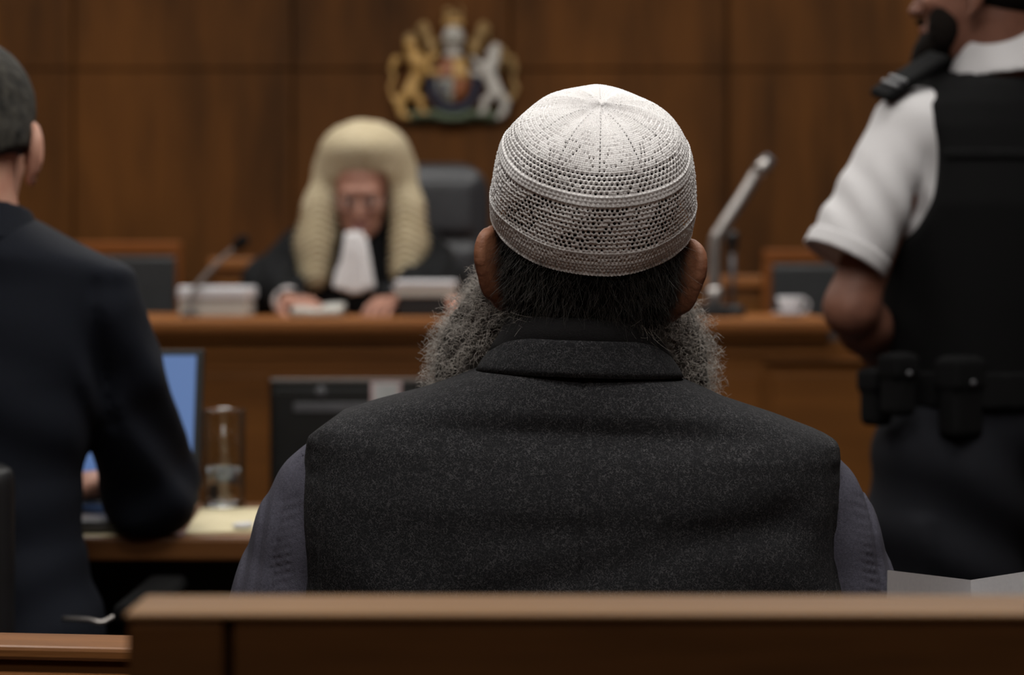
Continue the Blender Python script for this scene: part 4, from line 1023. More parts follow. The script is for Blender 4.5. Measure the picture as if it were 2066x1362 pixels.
def cap(parent, c, hc):
    R = cap_frame(); pr = spline(CAPP, 40)
    seg = np.linalg.norm(np.diff(pr, axis=0), axis=1); S = np.concatenate([[0], np.cumsum(seg)]); T = S[-1]
    NU = 126*10; NV = int(T/.00066); sv = np.linspace(0, T, NV); rr = np.interp(sv, S, pr[:, 0]); zz = np.interp(sv, S, pr[:, 1])
    th = np.linspace(0, 2*np.pi, NU, endpoint=False)
    tr = np.gradient(rr, sv); tz = np.gradient(zz, sv); nr = -tz; nz = tr; ln = np.hypot(nr, nz); nr /= ln; nz /= ln      # outward normal in (r, z)
    sR = float(np.interp(.0745, zz[::-1], sv[::-1]))        # start of the raised ring
    bR = .0095; sB = sR+bR; sE = T-.0235                  # lace field, brim band
    U, Vv = np.meshgrid(th/(2*np.pi)*126, sv, indexing='xy')       # column units, metres
    rsrc = np.random.default_rng(3); 
    D = np.zeros_like(U); H = np.zeros_like(U)
    # lace field: staggered holes in rows
    rp = .0041
    row = np.floor((Vv-sB-.0012)/rp); fr = (Vv-sB-.0012)/rp-row-.5
    uu = U+.5*(row % 2)+.10*np.sin(row*2.3); col = np.floor(uu); fc = uu-col-.5
    hsh = lambda a, b: np.modf(np.abs(np.sin(a*12.9898+b*78.233)*43758.5453))[0]
    hs = hsh(col % 126, row); inB = (Vv > sB+.0012) & (row >= 0) & (Vv < sE-.001)
    jx = (hsh(col % 126, row+50)-.5)*.22; jy = (hsh(col % 126+9, row+50)-.5)*.26
    dist = np.hypot((fc-jx)*.0044, (fr-jy)*rp)
    # the lace is open at the back and sides turn to zigzag ribs
    sect = ((U+10.5) % 21)/21; back = .5+.5*np.cos((U/126-.75)*2*np.pi*1.0)
    zig = np.abs(((U+row*.9) % 14)-7)/7
    rad = .00112*(.72+.5*hs)*(.82+.30*(zig > .38))*(hs > .05)
    D = np.where(inB, np.maximum(0, rad-dist), D); H = np.where(inB, dist-rad, .002)
    rib = .00042*np.sin((Vv-sB)/rp*2*np.pi+1.6)+.00018*np.sin(U*2*np.pi)
    zz_r = .00055*np.sin((U*1.0+np.abs(((Vv-sB)/.012) % 2-1)*6)*2*np.pi/2.0)
    off = np.where(inB, rib*1.0+zz_r*(1-back)**1.0*.9+.0009*np.exp(-((dist-rad-.0006)/.0005)**2)*.5, 0)
    # crown: radial dotted seams, leaf shapes, open rows near the ring
    inA = Vv < sR; tA = Vv/sR; rowA = np.floor((sR-Vv)/.0040); frA = (sR-Vv)/.0040-rowA-.5
    rloc = np.interp(Vv, sv, rr)
    nA = 108.0; ua = U/126*nA+.5*(rowA % 2); colA = np.floor(ua); fcA = ua-colA-.5; cw = rloc*2*np.pi/nA
    distA = np.hypot(fcA*cw, frA*.0040); hA = hsh(colA % nA, rowA+11)
    pos = ((ua) % 9)/9-.5                                  # 12 sectors of 9 columns
    seam = np.abs(((U/126*12) % 1)-.5)
    openr = (tA > .80) & (hA > .06)
    leaf = (tA > .40) & (tA <= .80) & (np.abs(np.abs(pos)*1.9-(tA-.38)*1.6) < .20) & (hA > .25)
    diam = (tA > .52) & (tA <= .80) & ((rowA+colA) % 3 == 0) & (hA > .35)
    sp_ = (U/126*12+.5) % 1-.5; dS = np.hypot(sp_*rloc*2*np.pi/12, frA*.0040); sp2 = (U/126*12) % 1-.5; dS2 = np.hypot(sp2*rloc*2*np.pi/12, frA*.0040)
    radA = np.where(openr, .00125*(.75+.4*hA), np.where(leaf | diam, .00070*(.7+.5*hA), 0))*np.clip(cw/.0036, .5, 1)
    HA = distA-radA; rs = .00075*((tA > .12) & (tA < .8)); HA = np.minimum(HA, dS-rs*(np.abs(frA) < .5)); HA = np.minimum(HA, dS2-.00055*((tA > .3) & (tA < .55)))
    HA = np.where((radA <= 0) & (dS-rs > 0) & (dS2-.00055 > 0), .002, HA)
    offA = .00028*np.sin((sR-Vv)/.0040*2*np.pi*2)+.0002*np.sin(ua*2*np.pi*2)*(tA > .15)+.0010*np.cos(U/126*12*2*np.pi)*np.exp(-((tA-.28)/.25)**2)*.5
    offA = offA-.0016*np.exp(-(Vv/.0022)**2)+.0008*np.exp(-((Vv-.005)/.002)**2)
    H = np.where(inA, HA, H); off = np.where(inA, offA, off)
    # raised ring
    inR = (Vv >= sR) & (Vv <= sB); q = (Vv-sR)/bR
    offR = .0003+.00040*np.abs(np.sin(q*np.pi*3))+.00022*np.sin(U*2*np.pi*1.0+np.floor(q*3)*2)+.0005*(np.exp(-((q-.04)/.06)**2)+np.exp(-((q-.97)/.06)**2)); off = np.where(inR, offR, off); H = np.where(inR, .002, H)
    # brim band
    inE = Vv >= sE; qe = (Vv-sE)/(T-sE)
    rowE = np.floor(qe*7); frE = qe*7-rowE-.5; uE = U*1.3333+.5*(rowE % 2); fcE = uE-np.floor(uE)-.5; dE = np.hypot(fcE*.0033, frE*.0034)
    hE = hsh(np.floor(uE) % 168, rowE+31); rE = np.where(((rowE == 1) | (rowE == 2)) & (hE > .25), .0007, 0)
    offE = .0006+.0005*np.abs(np.cos(frE*np.pi))+.0002*np.sin(uE*2*np.pi)+.0010*np.exp(-((qe-.99)/.03)**2)+.0007*np.exp(-((qe-.0)/.03)**2)-.0004*np.exp(-(dE/.0006)**2)
    off = np.where(inE, offE, off); H = np.where(inE, np.where(rE > 0, dE-rE, .002), H)
    off = off+.00016*rsrc.normal(size=off.shape)-.0012*np.exp(-(np.maximum(H, -.0003)/.0005)**2)*(H < .0018)
    # hand-made unevenness
    off = off+.0012*np.sin(U/126*2*np.pi*3+1+Vv*30)+.0007*np.sin(U/126*2*np.pi*7+Vv*60)
    RR = rr[:, None]+off*nr[:, None]; ZZ = zz[:, None]+off*nz[:, None]
    X = RR*np.cos(th)[None, :]; Yy = RR*np.sin(th)[None, :]
    Pm = np.stack([X, Yy, ZZ], -1).reshape(-1, 3) @ R.T + c
    i = np.arange(NV-1)[:, None]*NU; j = np.arange(NU)[None, :]; j2 = (j+1) % NU
    F = np.stack([i+j, i+NU+j, i+NU+j2, i+j2], -1).reshape(-1, 4)
    hv = (H.reshape(-1) < 0); keep = hv[F].sum(1) < 3
    # brim turned in
    Fk = F[keep]; used = np.zeros(len(Pm), bool); used[Fk.ravel()] = True; mp = np.cumsum(used)-1
    V2 = Pm[used]; F2 = mp[Fk]
    o = from_np('crocheted_cap', V2, F2, M['cap'], parent)
    o['label'] = 'white crocheted prayer cap'
    # dark inside lining edge: the turned-in brim
    prl = [(.0908, .0), (.0912, .0012), (.0902, .0024), (.0885, .0016), (.0880, .010)]
    a = np.linspace(0, 2*np.pi, 160, endpoint=False); V = []; Fb = []
    for r, z in prl: V += [(r*math.cos(q_), r*math.sin(q_), z-.0012) for q_ in a]
    n = 160
    for r in range(len(prl)-1):
        for k in range(n): Fb.append((r*n+k, r*n+(k+1) % n, (r+1)*n+(k+1) % n, (r+1)*n+k))
    from_np('brim_edge', np.array(V) @ R.T + c, Fb, M['cap'], o)
man()

# ================================================================== the man in the navy suit
def lawyer():
    Y = 2.62; x0 = XP(-45, Y); s = Y/FPX
    t = thing('person', 'seated man in a navy suit leaning an elbow on the desk', 'person', (x0, 2.6, 0))
    hc = np.array([XP(-64, 2.60), 2.60, ZP(308, 2.60)]); R = ortho((-.10, 1, -.05)); hp, L = head_prims(hc, R, 1.04, ear_out=.15)
    shR = P(196, 618, 2.60); elR = P(302, 990, 2.755); wrR = np.array([-.560, 2.88, TH+.062])
    shL = np.array([2*x0-shR[0], 2.6, shR[2]]); elL = np.array([x0-.30, 2.74, .90]); wrL = np.array([x0-.12, 2.85, TH+.050])
    hip = [np.array([x0+.1*q, 2.62, .58]) for q in (-1, 1)]; kn = [np.array([x0+.13*q, 3.0, .53]) for q in (-1, 1)]; an = [np.array([x0+.13*q, 2.96, .09]) for q in (-1, 1)]
    nb = np.array([x0, 2.59, 1.24])
    pr = list(hp)+[(cone(L(0, -.02, -.03), nb, .060, .066), dict(k=.02)), (ell((x0, 2.61, 1.08), (.17, .10, .18)), dict(k=.03)), (ell((x0, 2.62, .85), (.13, .09, .2)), dict(k=.04)), (ell((x0, 2.62, .62), (.15, .11, .12)), dict(k=.04))]
    for i, (a, b, c, q) in enumerate(((shL, elL, wrL, -1), (shR, elR, wrR, 1))):
        pr += [(p, dict(k=.02)) for p in limb(a, b, .05, .042)+limb(b, c, .042, .028)]
        pr += [(p, dict(k=.03)) for p in limb(hip[i], kn[i], .08, .056)+limb(kn[i], an[i], .054, .038, .01)]
        pr += [(cone(an[i]-[0, .02, .03], an[i]+[0, .14, -.055], .035, .026), dict(k=.02))]
        d = np.array([-q*.6, .35, -.12]); pr += hand_prims(c, d*np.array([1, 1, 0])+[0, .05, -.02], (0, 0, 1), side=-q, curl=.25)
    v = Vol(axis(x0-.36, x0+.34, .009, [(hc[0]-.12, hc[0]+.12, .003)]), axis(2.46, 3.14, .009, [(hc[1]-.13, hc[1]+.14, .0035)]), axis(0, hc[2]+.17, .009, [(hc[2]-.14, hc[2]+.16, .003)]))
    for p in pr: v.add(p[0], **p[1])
    v.mesh('body', [M['skin_b'], M['eye'], M['iris'], M['lip']], t, mi=head_mi(L, 1.04))
    h = Vol(axis(hc[0]-.12, hc[0]+.12, .004), axis(hc[1]-.14, hc[1]+.13, .004), axis(hc[2]-.09, hc[2]+.17, .004)); k_ = 1.06
    E = lambda p, r: ell(L(*p), np.array(r)*k_, R)
    h.add(E((0, 0, .056), (.081, .096, .087)), .01); h.add(E((0, -.030, .012), (.077, .068, .066)), .02)
    f = R[:, 1]
    h.cut(lambda x, y, z: ((x-hc[0])*f[0]+(y-hc[1])*f[1]+(z-hc[2])*f[2]-.012) - np.maximum(0, ((z-hc[2])-.02))*1.4)
    h.cut(lambda x, y, z: (-.034-(z-hc[2]))+.48*np.abs(x-hc[0])+0*y)
    h.disp(lambda x, y, z: .0012*np.sin(x*300+z*160)*np.sin(z*330+y*200))
    ho = h.mesh('hair', M['hair_l'], t); ho['label'] = 'short grey-brown hair'
    # collar of the white shirt and the jacket
    v = volume([cone((x0, 2.590, 1.220), (x0, 2.597, 1.268), .074, .066, True)], .004); v.mesh('shirt_collar', M['white_shirt'], t)
    rw = lambda py, dx, d: (ZP(py, Y), 0.0, dx*s, dx*s, 0.0, d)
    rows = [rw(415, 60, .05), rw(432, 96, .075), rw(452, 136, .085), rw(480, 186, .100), rw(505, 234, .11), rw(522, 274, .112), rw(540, 300, .110), rw(570, 304, .11), rw(640, 286, .118), rw(760, 262, .125), rw(960, 212, .115), rw(1090, 208, .12), rw(1190, 236, .135), rw(1290, 262, .145), (.50, 0, .16, .16, 0, .14)]
    fj, lo, hi = prof(rows, p=2.3, c=(x0, 2.61, 0))
    g = Vol(axis(x0-.37, x0+.30, .007), axis(2.44, 2.94, .007), axis(.48, 1.33, .006))
    g.add((fj, lo, hi), 0)
    for a, b, c, q in ((shL, elL, wrL, -1), (shR, elR, wrR, 1)):
        for p in limb(a, b, .058, .061, .006)+limb(b, b+(c-b)*.85, .062, .042): g.add(p, .012)
        g.add(ell(b+[0, .0, -.0], (.064, .064, .066)), .02)
    g.cut(lambda x, y, z: TH+.002-z-10*((y < 2.735))+0*x)
    def folds(x, y, z):
        u = x-x0
        f = .0035*np.sin(z*52+u*26)*np.exp(-((z-1.0)/.10)**2)*(np.abs(u) < .15)+.0028*np.sin(z*70-u*30+1)*np.exp(-((z-.78)/.12)**2)
        f = f+.0075*np.sin(z*62+(y-2.6)*50+u*30)*np.exp(-((z-.97)/.13)**2)*np.clip((u-.14)*40, 0, 1)-.006*np.exp(-((z-1.195)/.014)**2)*np.exp(-((u-.195)/.03)**2)
        f = f+.007*np.exp(-((u-.168-(1.2-z)*.05)/.007)**2)*np.clip((1.215-z)*12, 0, 1)*(z > .96)*(y < 2.62)
        f = f+.0035*np.exp(-(u/.003)**2)*(z < .80)*(y < 2.6)
        return f
    g.disp(folds)
    jo = g.mesh('jacket', M['suit'], t); jo['label'] = 'navy suit jacket'
    # jacket collar
    V = volume([cone((x0, 2.582, 1.222), (x0, 2.594, 1.276), .092, .078, True)], .004, .0); V.add(cone((x0, 2.582, 1.2), (x0, 2.594, 1.31), .080, .066, True), 0, 's'); V.mesh('jacket_collar', M['suit'], jo)
    tp = []
    for i in (0, 1): tp += [(p, dict(k=.03)) for p in limb(hip[i], kn[i], .092, .07)+limb(kn[i], an[i]+[0, 0, .03], .068, .056)]
    v = Vol(axis(x0-.25, x0+.25, .01), axis(2.48, 3.12, .01), axis(.05, .70, .01))
    for p in tp+[(ell((x0, 2.62, .60), (.165, .13, .11)), dict(k=.03))]: v.add(p[0], **p[1])
    v.mesh('trousers', M['trouser'], t)
    for i in (0, 1): shoe(an[i], (0, 1, 0), t)
lawyer()

# ================================================================== the standing officer
def officer():
    fw = np.array([-.55, .835, 0]); fw /= np.linalg.norm(fw); rt = np.array([fw[1], -fw[0], 0])
    cn = np.array([.778, 3.16, 0]); t = thing('person', 'standing bearded officer in a white short-sleeved shirt and black vest', 'person', (cn[0], cn[1], 0))
    hc = np.array([.742, 3.10, ZP(-4, 3.10)]); R = ortho((-.86, .50, .06)); hp, L = head_prims(hc, R, 1.0, ear_out=1.1)
    shL = np.array([.624, 3.085, 1.428]); elL = P(1716, 622, 3.05); wrL = np.array([.622, 3.22, 1.045])
    shR = cn+rt*.185+[0, 0, 1.44]; elR = cn+rt*.27+fw*.03+[0, 0, 1.14]; wrR = np.array([.83, 3.40, 1.06])
    hp_ = [cn-rt*.095+[0, 0, .93], cn+rt*.095+[0, 0, .93]]; kn = [cn-rt*.12+fw*.02+[0, 0, .50], cn+rt*.12+fw*.02+[0, 0, .50]]; an = [cn-rt*.13-fw*.02+[0, 0, .09], cn+rt*.13-fw*.02+[0, 0, .09]]
    nb = np.array([.765, 3.12, 1.49])
    RT = np.stack([rt, fw, np.array([0, 0, 1.0])], 1)
    pr = list(hp)+[(cone(L(0, -.02, -.03), nb, .060, .068), dict(k=.02)), (ell(cn+[0, 0, 1.28], (.165, .10, .2), RT), dict(k=.03)), (ell(cn+[0, 0, 1.05], (.145, .095, .2), RT), dict(k=.04)), (ell(cn+[0, 0, .93], (.15, .095, .12), RT), dict(k=.03))]
    for a, b, c in ((shL, elL, wrL), (shR, elR, wrR)): pr += [(p, dict(k=.02)) for p in limb(a, b, .047, .038, .0)+limb(b, c, .040, .031, .003, .3)]
    pr += hand_prims(wrL, np.array([.5, .75, -.25]), (-.6, .6, .5), side=1, curl=.6)+hand_prims(wrR, np.array([-.75, .3, -.3]), (.2, .8, .5), side=-1, curl=.6)
    for i in (0, 1):
        pr += [(p, dict(k=.03)) for p in limb(hp_[i], kn[i], .080, .056)+limb(kn[i], an[i], .054, .04, .012)]
        pr += [(cone(an[i]-[0, 0, .03], an[i]+fw*.14+[0, 0, -.055], .035, .026), dict(k=.02))]
    v = Vol(axis(.43, 1.12, .009, [(hc[0]-.14, hc[0]+.12, .0035), (.56, .72, .005)]), axis(2.96, 3.56, .009, [(3.0, 3.24, .0038), (3.24, 3.5, .005)]), axis(0, hc[2]+.16, .009, [(hc[2]-.14, hc[2]+.15, .003), (.95, 1.1, .005)]))
    for p in pr: v.add(p[0], **p[1])
    v.mesh('body', [M['skin_o'], M['eye'], M['iris'], M['lip']], t, mi=head_mi(L))
    h = Vol(axis(hc[0]-.13, hc[0]+.13, .004), axis(hc[1]-.13, hc[1]+.13, .004), axis(hc[2]-.06, hc[2]+.16, .004))
    E = lambda p, r: ell(L(*p), np.array(r), R)
    h.add(E((0, -.002, .056), (.080, .094, .086)), .01); h.add(E((0, -.030, .014), (.073, .066, .062)), .02)
    f = R[:, 1]; h.cut(lambda x, y, z: ((x-hc[0])*f[0]+(y-hc[1])*f[1]+(z-hc[2])*f[2]-.010) - np.maximum(0, ((z-hc[2])-.03))*1.3)
    h.mesh('hair', M['hair_o'], t)['label'] = 'cropped dark hair'
    b = Vol(axis(hc[0]-.14, hc[0]+.1, .003), axis(hc[1]-.11, hc[1]+.14, .003), axis(hc[2]-.17, hc[2]+.03, .003))
    for p in (E((0, .066, -.078), (.050, .040, .036)), E((0, .090, -.098), (.028, .026, .030)), E((.048, .050, -.045), (.015, .026, .040)), E((-.048, .050, -.045), (.015, .026, .040)), E((0, .098, -.038), (.026, .013, .006))): b.add(p, .012)
    b.add(E((0, .108, -.056), (.020, .014, .007)), .002, 's')
    for q in (-1, 1): b.add(E((.03*q, .092, -.012), (.026, .022, .020)), .004, 's')
    b.disp(lambda x, y, z: .0010*np.sin(x*500)*np.sin(z*420+y*300))
    b.mesh('beard', M['hair_o'], t)['label'] = 'dark full beard'
    # white shirt: torso, collar, short sleeves
    rw = lambda z, w, d, dx=0: (z, dx, w, w, 0.0, d)
    rows = [rw(1.515, .07, .06, -.01), rw(1.505, .088, .075, -.01), rw(1.49, .120, .085, -.005), rw(1.465, .165, .095), rw(1.43, .186, .10), rw(1.38, .19, .115), rw(1.25, .186, .125), rw(1.10, .165, .118), rw(1.02, .165, .118), rw(.92, .172, .122)]
    fs, lo, hi = prof(rows, p=2.4, R=RT, c=(cn[0], cn[1], 0))
    g = Vol(axis(.42, 1.14, .006), axis(2.92, 3.46, .006), axis(.90, 1.60, .006))
    g.add((fs, lo, hi), 0)
    hemL = P(1701, 528, 3.05)
    for a, b_, r0, r1 in ((shL, hemL, .059, .0655), (shR, shR+(elR-shR)*.72, .066, .068)):
        g.add(ell(a, (.060, .062, .058)), .03); g.add(cone(a, b_, r0, r1, True), .012)
    g.add(cone((.63, 3.08, 1.40), (.650, 3.10, 1.27), .062, .055), .01)
    g.disp(lambda x, y, z: .006*np.exp(-(((x-.62)-(z-1.3)*.16)/.009)**2)*np.exp(-((z-1.28)/.08)**2)*(y < 3.1)+.0030*np.sin(z*60+x*110)*np.exp(-((z-1.30)/.07)**2)*(x < .66))
    d = (hemL-shL)/np.linalg.norm(hemL-shL)
    g.add(cone(hemL-d*.012, hemL+d*.03, .0605, .0605, True), 0, 's')
    so = g.mesh('shirt', M['white_shirt'], t); so['label'] = 'white short-sleeved uniform shirt'
    hb = volume([cone(hemL-d*.028, hemL-d*.001, .0675, .0678, True)], .003, 0); hb.add(cone(hemL-d*.04, hemL+d*.01, .0610, .0610, True), 0, 's'); hb.mesh('sleeve_hem', M['white_shirt'], so)
    c = Vol(axis(.66, .87, .003), axis(3.02, 3.22, .003), axis(1.49, 1.62, .003))
    c.add(cone((.770, 3.115, 1.508), (.762, 3.112, 1.590), .082, .070, True), 0); c.add(cone((.770, 3.115, 1.48), (.762, 3.112, 1.61), .072, .064, True), 0, 's')
    c.cut(lambda x, y, z: (z-1.592)+.10*(y-3.11)+0*x)
    c.mesh('shirt_collar', M['white_shirt'], so)
    # black vest with armholes
    rv = [rw(1.535, .060, .070, -.012), rw(1.520, .085, .085, -.012), rw(1.505, .112, .098, -.008), rw(1.485, .152, .11, -.004), rw(1.455, .190, .122), rw(1.42, .204, .13), rw(1.30, .212, .148), rw(1.15, .196, .146), rw(1.05, .188, .14), rw(1.0, .186, .138)]
    fv, lo, hi = prof(rv, p=2.6, R=RT, c=(cn[0], cn[1], 0))
    g = Vol(axis(.50, 1.06, .006), axis(2.94, 3.40, .006), axis(.98, 1.56, .005))
    g.add((fv, lo, hi), 0)
    for c_ in (P(1790, 325, 2.98),): g.add(ell(c_+[-.005, .06, 0], (.090, .26, .140)), .01, 's')
    g.add(ell(shR+rt*.03+[0, 0, -.07], (.085, .085, .13), RT), .01, 's')
    g.add(cone((.768, 3.115, 1.50), (.762, 3.112, 1.60), .079, .076, True), .0, 's')
    vo = g.mesh('vest', M['stab'], t); vo['label'] = 'black protective vest'
    b0 = cn+[0, 0, 1.30]; 
    v = Vol(axis(.5, 1.05, .006), axis(2.9, 3.4, .006), axis(1.26, 1.40, .004)); rv2 = [(r[0], r[1], r[2]+.003, r[3]+.003, r[4], r[5]+.003) for r in rv]
    f2, lo2, hi2 = prof(rv2, p=2.6, R=RT, c=(cn[0], cn[1], 0)); v.add((f2, lo2, hi2), 0); v.cut(lambda x, y, z: np.abs(z-1.375)-.010+0*x+0*y); v.add(ell(P(1790, 325, 2.98)+[-.005, .06, 0], (.094, .26, .144)), 0, 's'); v.add(ell(shR+rt*.03+[0, 0, -.07], (.09, .09, .135), RT), 0, 's'); v.mesh('back_band', M['stab'], vo)
    # epaulette with dark slide, radio on the shoulder
    e0 = P(1905, 112, 3.05); e1 = P(1778, 196, 3.03); m = (e0+e1)/2
    dv = (e1-e0)/np.linalg.norm(e1-e0); Re = ortho(dv, (0, -.3, 1)); Re = np.stack([Re[:, 1], Re[:, 0], Re[:, 2]], 1)
    v = volume([bx(m+[0, .02, .002], (np.linalg.norm(e1-e0)/2, .028, .008), Re, .006)], .003, 0); v.mesh('epaulette', M['stab'], so)
    for k in range(2): v = volume([bx(e1-dv*(.022+.014*k)+[0, .015, .010], (.004, .024, .004), Re, .002)], .002, 0); v.mesh('epaulette_bar', M['monitor_grey'], so)
    # belt and pouches
    br = [rw(1.005, .176, .130), rw(1.06, .176, .130)]; fb, lo, hi = prof(br, p=2.4, R=RT, c=(cn[0], cn[1], 0)); br = [rw(.99, .196, .148), rw(1.045, .196, .148)]
    fb, lo, hi = prof(br, p=2.5, R=RT, c=(cn[0], cn[1], 0)); v = Vol(axis(.54, 1.0, .005), axis(2.95, 3.38, .005), axis(.98, 1.055, .004)); v.add((fb, lo, hi), 0); bo = v.mesh('belt', M['stab'], t); bo['label'] = 'black duty belt'
    def pouch(px, py, Yv, w, hgt, dep, name='pouch', lab=None):
        c_ = P(px, py, Yv); v = volume([bx(c_, (w, dep, hgt), RT, .01)], .004, 0); v.add(bx(c_+[0, 0, hgt*.55], (w+.003, dep+.003, hgt*.38), RT, .006), .0)
        o = v.mesh(name, M['stab'], bo)
        if lab: o['label'] = lab
        s_ = volume([ell(c_-fw*(dep+.003)+[0, 0, hgt*.35], (.005, .005, .005))], .0015, 0); s_.mesh('snap_button', M['monitor_grey'], o)
    pouch(1768, 800, 3.05, .020, .045, .02, lab='small black belt pouch'); pouch(1812, 775, 2.995, .022, .048, .02, 'radio_holder', 'black holder with metal clip'); pouch(1938, 800, 2.99, .030, .062, .022, lab='large black belt pouch')
    # trousers with cargo folds
    g = Vol(axis(.52, 1.04, .007), axis(2.93, 3.40, .007), axis(.04, 1.05, .007))
    for i in (0, 1):
        for p in limb(hp_[i]+[0, 0, -.04]+rt*(-.02, .02)[i], kn[i], .124, .094, .006)+limb(kn[i], an[i]+[0, 0, .02], .084, .072): g.add(p, .03)
    g.add(ell(cn+[0, 0, .96], (.196, .145, .12), RT), .03); g.cut(lambda x, y, z: z-1.02+0*x+0*y)
    g.add(bx(cn-rt*.215+fw*.0+[0, 0, .74], (.018, .07, .09), RT, .012), .012)
    g.disp(lambda x, y, z: .007*np.sin((z-.3*x)*44+5*np.sin(x*9))*np.exp(-((z-.82)/.13)**2)+.004*np.sin((z+.4*x)*60)*np.exp(-((z-.6)/.2)**2)+.004*np.sin(z*50)*np.exp(-((z-.2)/.15)**2))
    g.mesh('trousers', M['trouser'], t)['label'] = 'dark uniform trousers'
    for i in (0, 1): shoe(an[i], fw, t)
officer()

# ================================================================== the judge
def judge():
    Y = 5.50; x0 = XP(722, Y); s = Y/FPX
    t = thing('person', 'seated judge in a long pale wig and black robe reading at the bench', 'person', (x0, Y, DZ))
    hc = np.array([XP(729, 5.42), 5.42, ZP(395, 5.42)]); R = ortho((0.02, -1, -.34)); hp, L = head_prims(hc, R, 1.02)
    # (facing the camera: the judge's right hand is on the left of the photo)
    zt = BH
    shp = [np.array([x0-.145, Y+.02, 1.262]), np.array([x0+.15, Y+.02, 1.262])]; elb = [np.array([x0-.225, Y-.10, zt+.075]), np.array([x0+.225, Y-.10, zt+.075])]
    wr = [P(580, 608, 5.24), P(800, 612, 5.24)]
    for w in wr: w[2] = zt+.038
    hip = [np.array([x0+.1*q, Y+.03, DZ+.56]) for q in (-1, 1)]; kn = [np.array([x0+.13*q, Y-.26, DZ+.52]) for q in (-1, 1)]; an = [np.array([x0+.12*q, Y-.20, DZ+.09]) for q in (-1, 1)]
    nb = np.array([x0, Y-.0, 1.30])
    pr = list(hp)+[(cone(L(0, -.03, -.03), nb, .056, .062), dict(k=.02)), (ell((x0, Y+.02, 1.16), (.165, .10, .17)), dict(k=.03)), (ell((x0, Y+.02, .99), (.14, .10, .2)), dict(k=.04))]
    for i in (0, 1):
        q = (-1, 1)[i]
        pr += [(p, dict(k=.02)) for p in limb(shp[i], elb[i], .05, .042)+limb(elb[i], wr[i], .042, .028)]
        pr += [(p, dict(k=.03)) for p in limb(hip[i], kn[i], .085, .058)+limb(kn[i], an[i], .054, .04, .01)]
        pr += [(cone(an[i]-[0, 0, .03], an[i]+[0, -.13, -.055], .035, .026), dict(k=.02))]
        d = np.array([.62 if q < 0 else -.30, -.85, -.05]); pr += hand_prims(wr[i], d, (0, -.25, 1), side=(-1 if q < 0 else 1)*-1, curl=.38)
    v = Vol(axis(x0-.34, x0+.34, .009, [(hc[0]-.10, hc[0]+.10, .0035), (wr[0][0]-.06, wr[0][0]+.12, .004), (wr[1][0]-.12, wr[1][0]+.06, .004)]), axis(5.04, Y+.2, .009, [(5.06, 5.28, .004), (hc[1]-.15, hc[1]+.08, .004)]), axis(DZ, hc[2]+.17, .009, [(zt-.01, zt+.08, .0035), (hc[2]-.15, hc[2]+.15, .0035)]))
    for p in pr: v.add(p[0], **p[1])
    v.mesh('body', [M['skin_j'], M['eye'], M['iris'], M['lip']], t, mi=head_mi(L, 1.02))
    # glasses
    gl = None
    bm = bmesh.new()
    for q in (-1, 1):
        ring = [L(.031*q+.021*math.cos(a), .118-.004*abs(math.cos(a)), .010+.015*math.sin(a)) for a in np.linspace(0, 2*np.pi, 21)]
        bm_add(bm, *tube_np(ring, .0011, 6, False)); bm_add(bm, *tube_np([L(.052*q, .116, .014), L(.074*q, .09, .018), L(.080*q, .0, .018)], .001, 6))
    bm_add(bm, *tube_np([L(-.010, .118, .013), L(0, .121, .016), L(.010, .118, .013)], .001, 6))
    from_bm('glasses', bm, M['monitor_grey'], t, True)['label'] = 'thin dark-rimmed glasses'
    # full-bottomed wig
    Yw = 5.44; q = lambda x, y, yy=Yw: P(x, y, yy); sw = Yw/FPX
    g = Vol(axis(q(560, 0)[0], q(890, 0)[0], .004), axis(5.24, 5.62, .005), axis(q(0, 625)[2], q(0, 222)[2], .004))
    # dome
    g.add(ell(q(737, 332, 5.45), (96*sw, .135, 88*sw)), .02)
    g.add(ell(q(735, 305, 5.43), (88*sw, .135, 58*sw)), .02)
    # side falls
    for pts, rs in (([(662, 350), (648, 420), (634, 490), (630, 552)], [28, 34, 36, 32]), ([(806, 350), (816, 420), (822, 490), (816, 545)], [28, 33, 34, 32])):
        P3 = [q(a, b_, 5.42-.03*i) for i, (a, b_) in enumerate(pts)]; P3 = [p+[0, .04, 0] for p in P3]
        for i in range(3):
            fn, lo, hi = cone(P3[i], P3[i+1], rs[i]*sw, rs[i+1]*sw); g.add((fn, lo, hi), .05)
    g.add(cone(q(735, 340, 5.50), q(735, 470, 5.56), 84*sw, 80*sw), .03)
    # opening for the face
    g.add(bx(q(730, 440, 5.30), (50*sw, .16, 92*sw), None, .03), .012, 's')
    g.add(bx(q(715, 560, 5.30), (46*sw, .15, 80*sw), None, .03), .012, 's')
    g.add(ell(L(0, .0, -.03), (.074, .11, .085), R), .004, 's')
    def curlrows(x, y, z):
        w = np.clip((q(0, 380)[2]-z)/.10, 0, 1)
        u = np.where(x < q(730, 0)[0], x-q(648, 0)[0], x-q(820, 0)[0])
        rows_ = .0060*np.sin((z+.5*np.abs(u))*2*np.pi/.0185)*w
        crown = .0022*np.sin(z*2*np.pi/.014+12*np.sin(x*6))*(1-w)*0.7
        return rows_+crown+.0010*np.sin(x*700)*np.sin(z*600)
    g.disp(curlrows)
    go = g.mesh('wig', M['wig'], t); go['label'] = 'cream full-bottomed horsehair wig'
    # robe
    rw = lambda py, wl, wr_, d: (ZP(py, Y), 0.0, wl*s, wr_*s, 0.0, d)
    rows = [rw(425, 50, 60, .05), rw(440, 85, 105, .08), rw(460, 118, 145, .10), rw(490, 145, 180, .12), rw(530, 172, 202, .13), rw(580, 190, 220, .14), rw(640, 190, 215, .14), (DZ+.42, 0, .26, .26, 0, .15)]
    fn, lo, hi = prof(rows, p=2.3, c=(x0, Y+.02, 0))
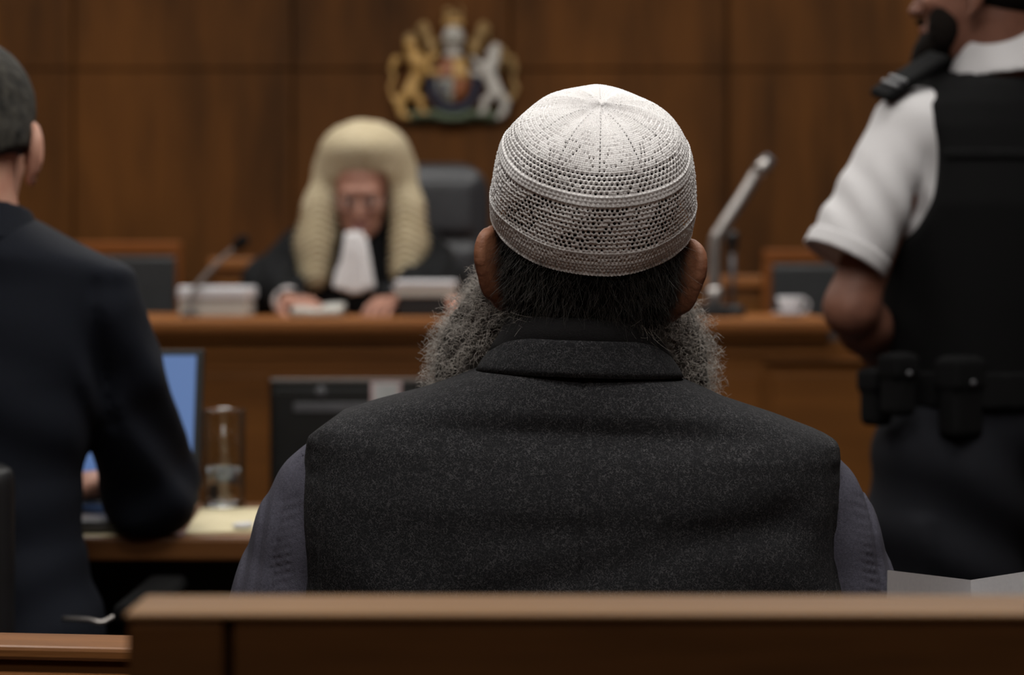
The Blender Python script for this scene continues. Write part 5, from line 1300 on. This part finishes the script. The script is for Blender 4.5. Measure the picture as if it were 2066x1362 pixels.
    g = Vol(axis(x0-.40, x0+.42, .007), axis(5.16, Y+.22, .007), axis(DZ+.38, 1.42, .007))
    g.add((fn, lo, hi), 0)
    for i in (0, 1):
        for p in limb(shp[i], elb[i], .070, .082)+limb(elb[i], wr[i]+[0, .03, .01], .082, .050): g.add(p, .03)
    # robe opening at the chest
    g.add(bx((XP(715, 5.34), 5.34, 1.22), (.030, .055, .2), None, .02), .01, 's')
    g.cut(lambda x, y, z: (zt+.001-z)-10*(y > 5.625)-0*x)
    g.disp(lambda x, y, z: .006*np.sin(x*70+z*25)*np.exp(-((z-1.12)/.12)**2)+.004*np.sin(x*120-z*40))
    go = g.mesh('robe', M['robe'], t); go['label'] = 'black judicial robe'
    # white jabot falling in two bands
    g = Vol(axis(XP(655, 5.32), XP(775, 5.32), .003), axis(5.24, 5.44, .003), axis(ZP(600, 5.32), ZP(455, 5.32), .003))
    g.add(cone(P(722, 472, 5.38), P(715, 500, 5.33), .026, .030), .0)
    for a in (-1, 1):
        g.add(bx(P(716+a*16, 528, 5.315), (.021, .012, .078), ortho((0, 1, 0), (-.22*a, 0, 1)), .01), .010)
    g.add(bx(P(715, 548, 5.312), (.020, .010, .060), None, .01), .012)
    g.disp(lambda x, y, z: .0028*np.sin((x-XP(716, 5.32))*330/(1+3*np.clip(1.28-z, 0, 1))))
    g.mesh('jabot', M['jabot'], t)['label'] = 'white bands at the neck'
    for i in (0, 1):
        c = wr[i]; b_ = elb[i]; d = (c-b_)/np.linalg.norm(c-b_)
        v = volume([cone(c-d*.012, c+d*.006, .039, .041, True)], .003, 0); v.cut(lambda x, y, z: zt+.001-z+0*x+0*y); v.mesh('cuff', M['jabot'], go)
    v = Vol(axis(x0-.25, x0+.25, .01), axis(Y-.36, Y+.20, .01), axis(DZ+.06, DZ+.72, .01))
    for i in (0, 1):
        for p in limb(hip[i], kn[i], .10, .075)+limb(kn[i], an[i]+[0, 0, .03], .07, .06): v.add(p, .03)
    v.mesh('trousers', M['trouser'], t)
    for i in (0, 1):
        o = shoe(an[i]-[0, 0, DZ], (0, -1, 0), t); o.data.transform(Matrix.Translation((0, 0, DZ)))
judge()
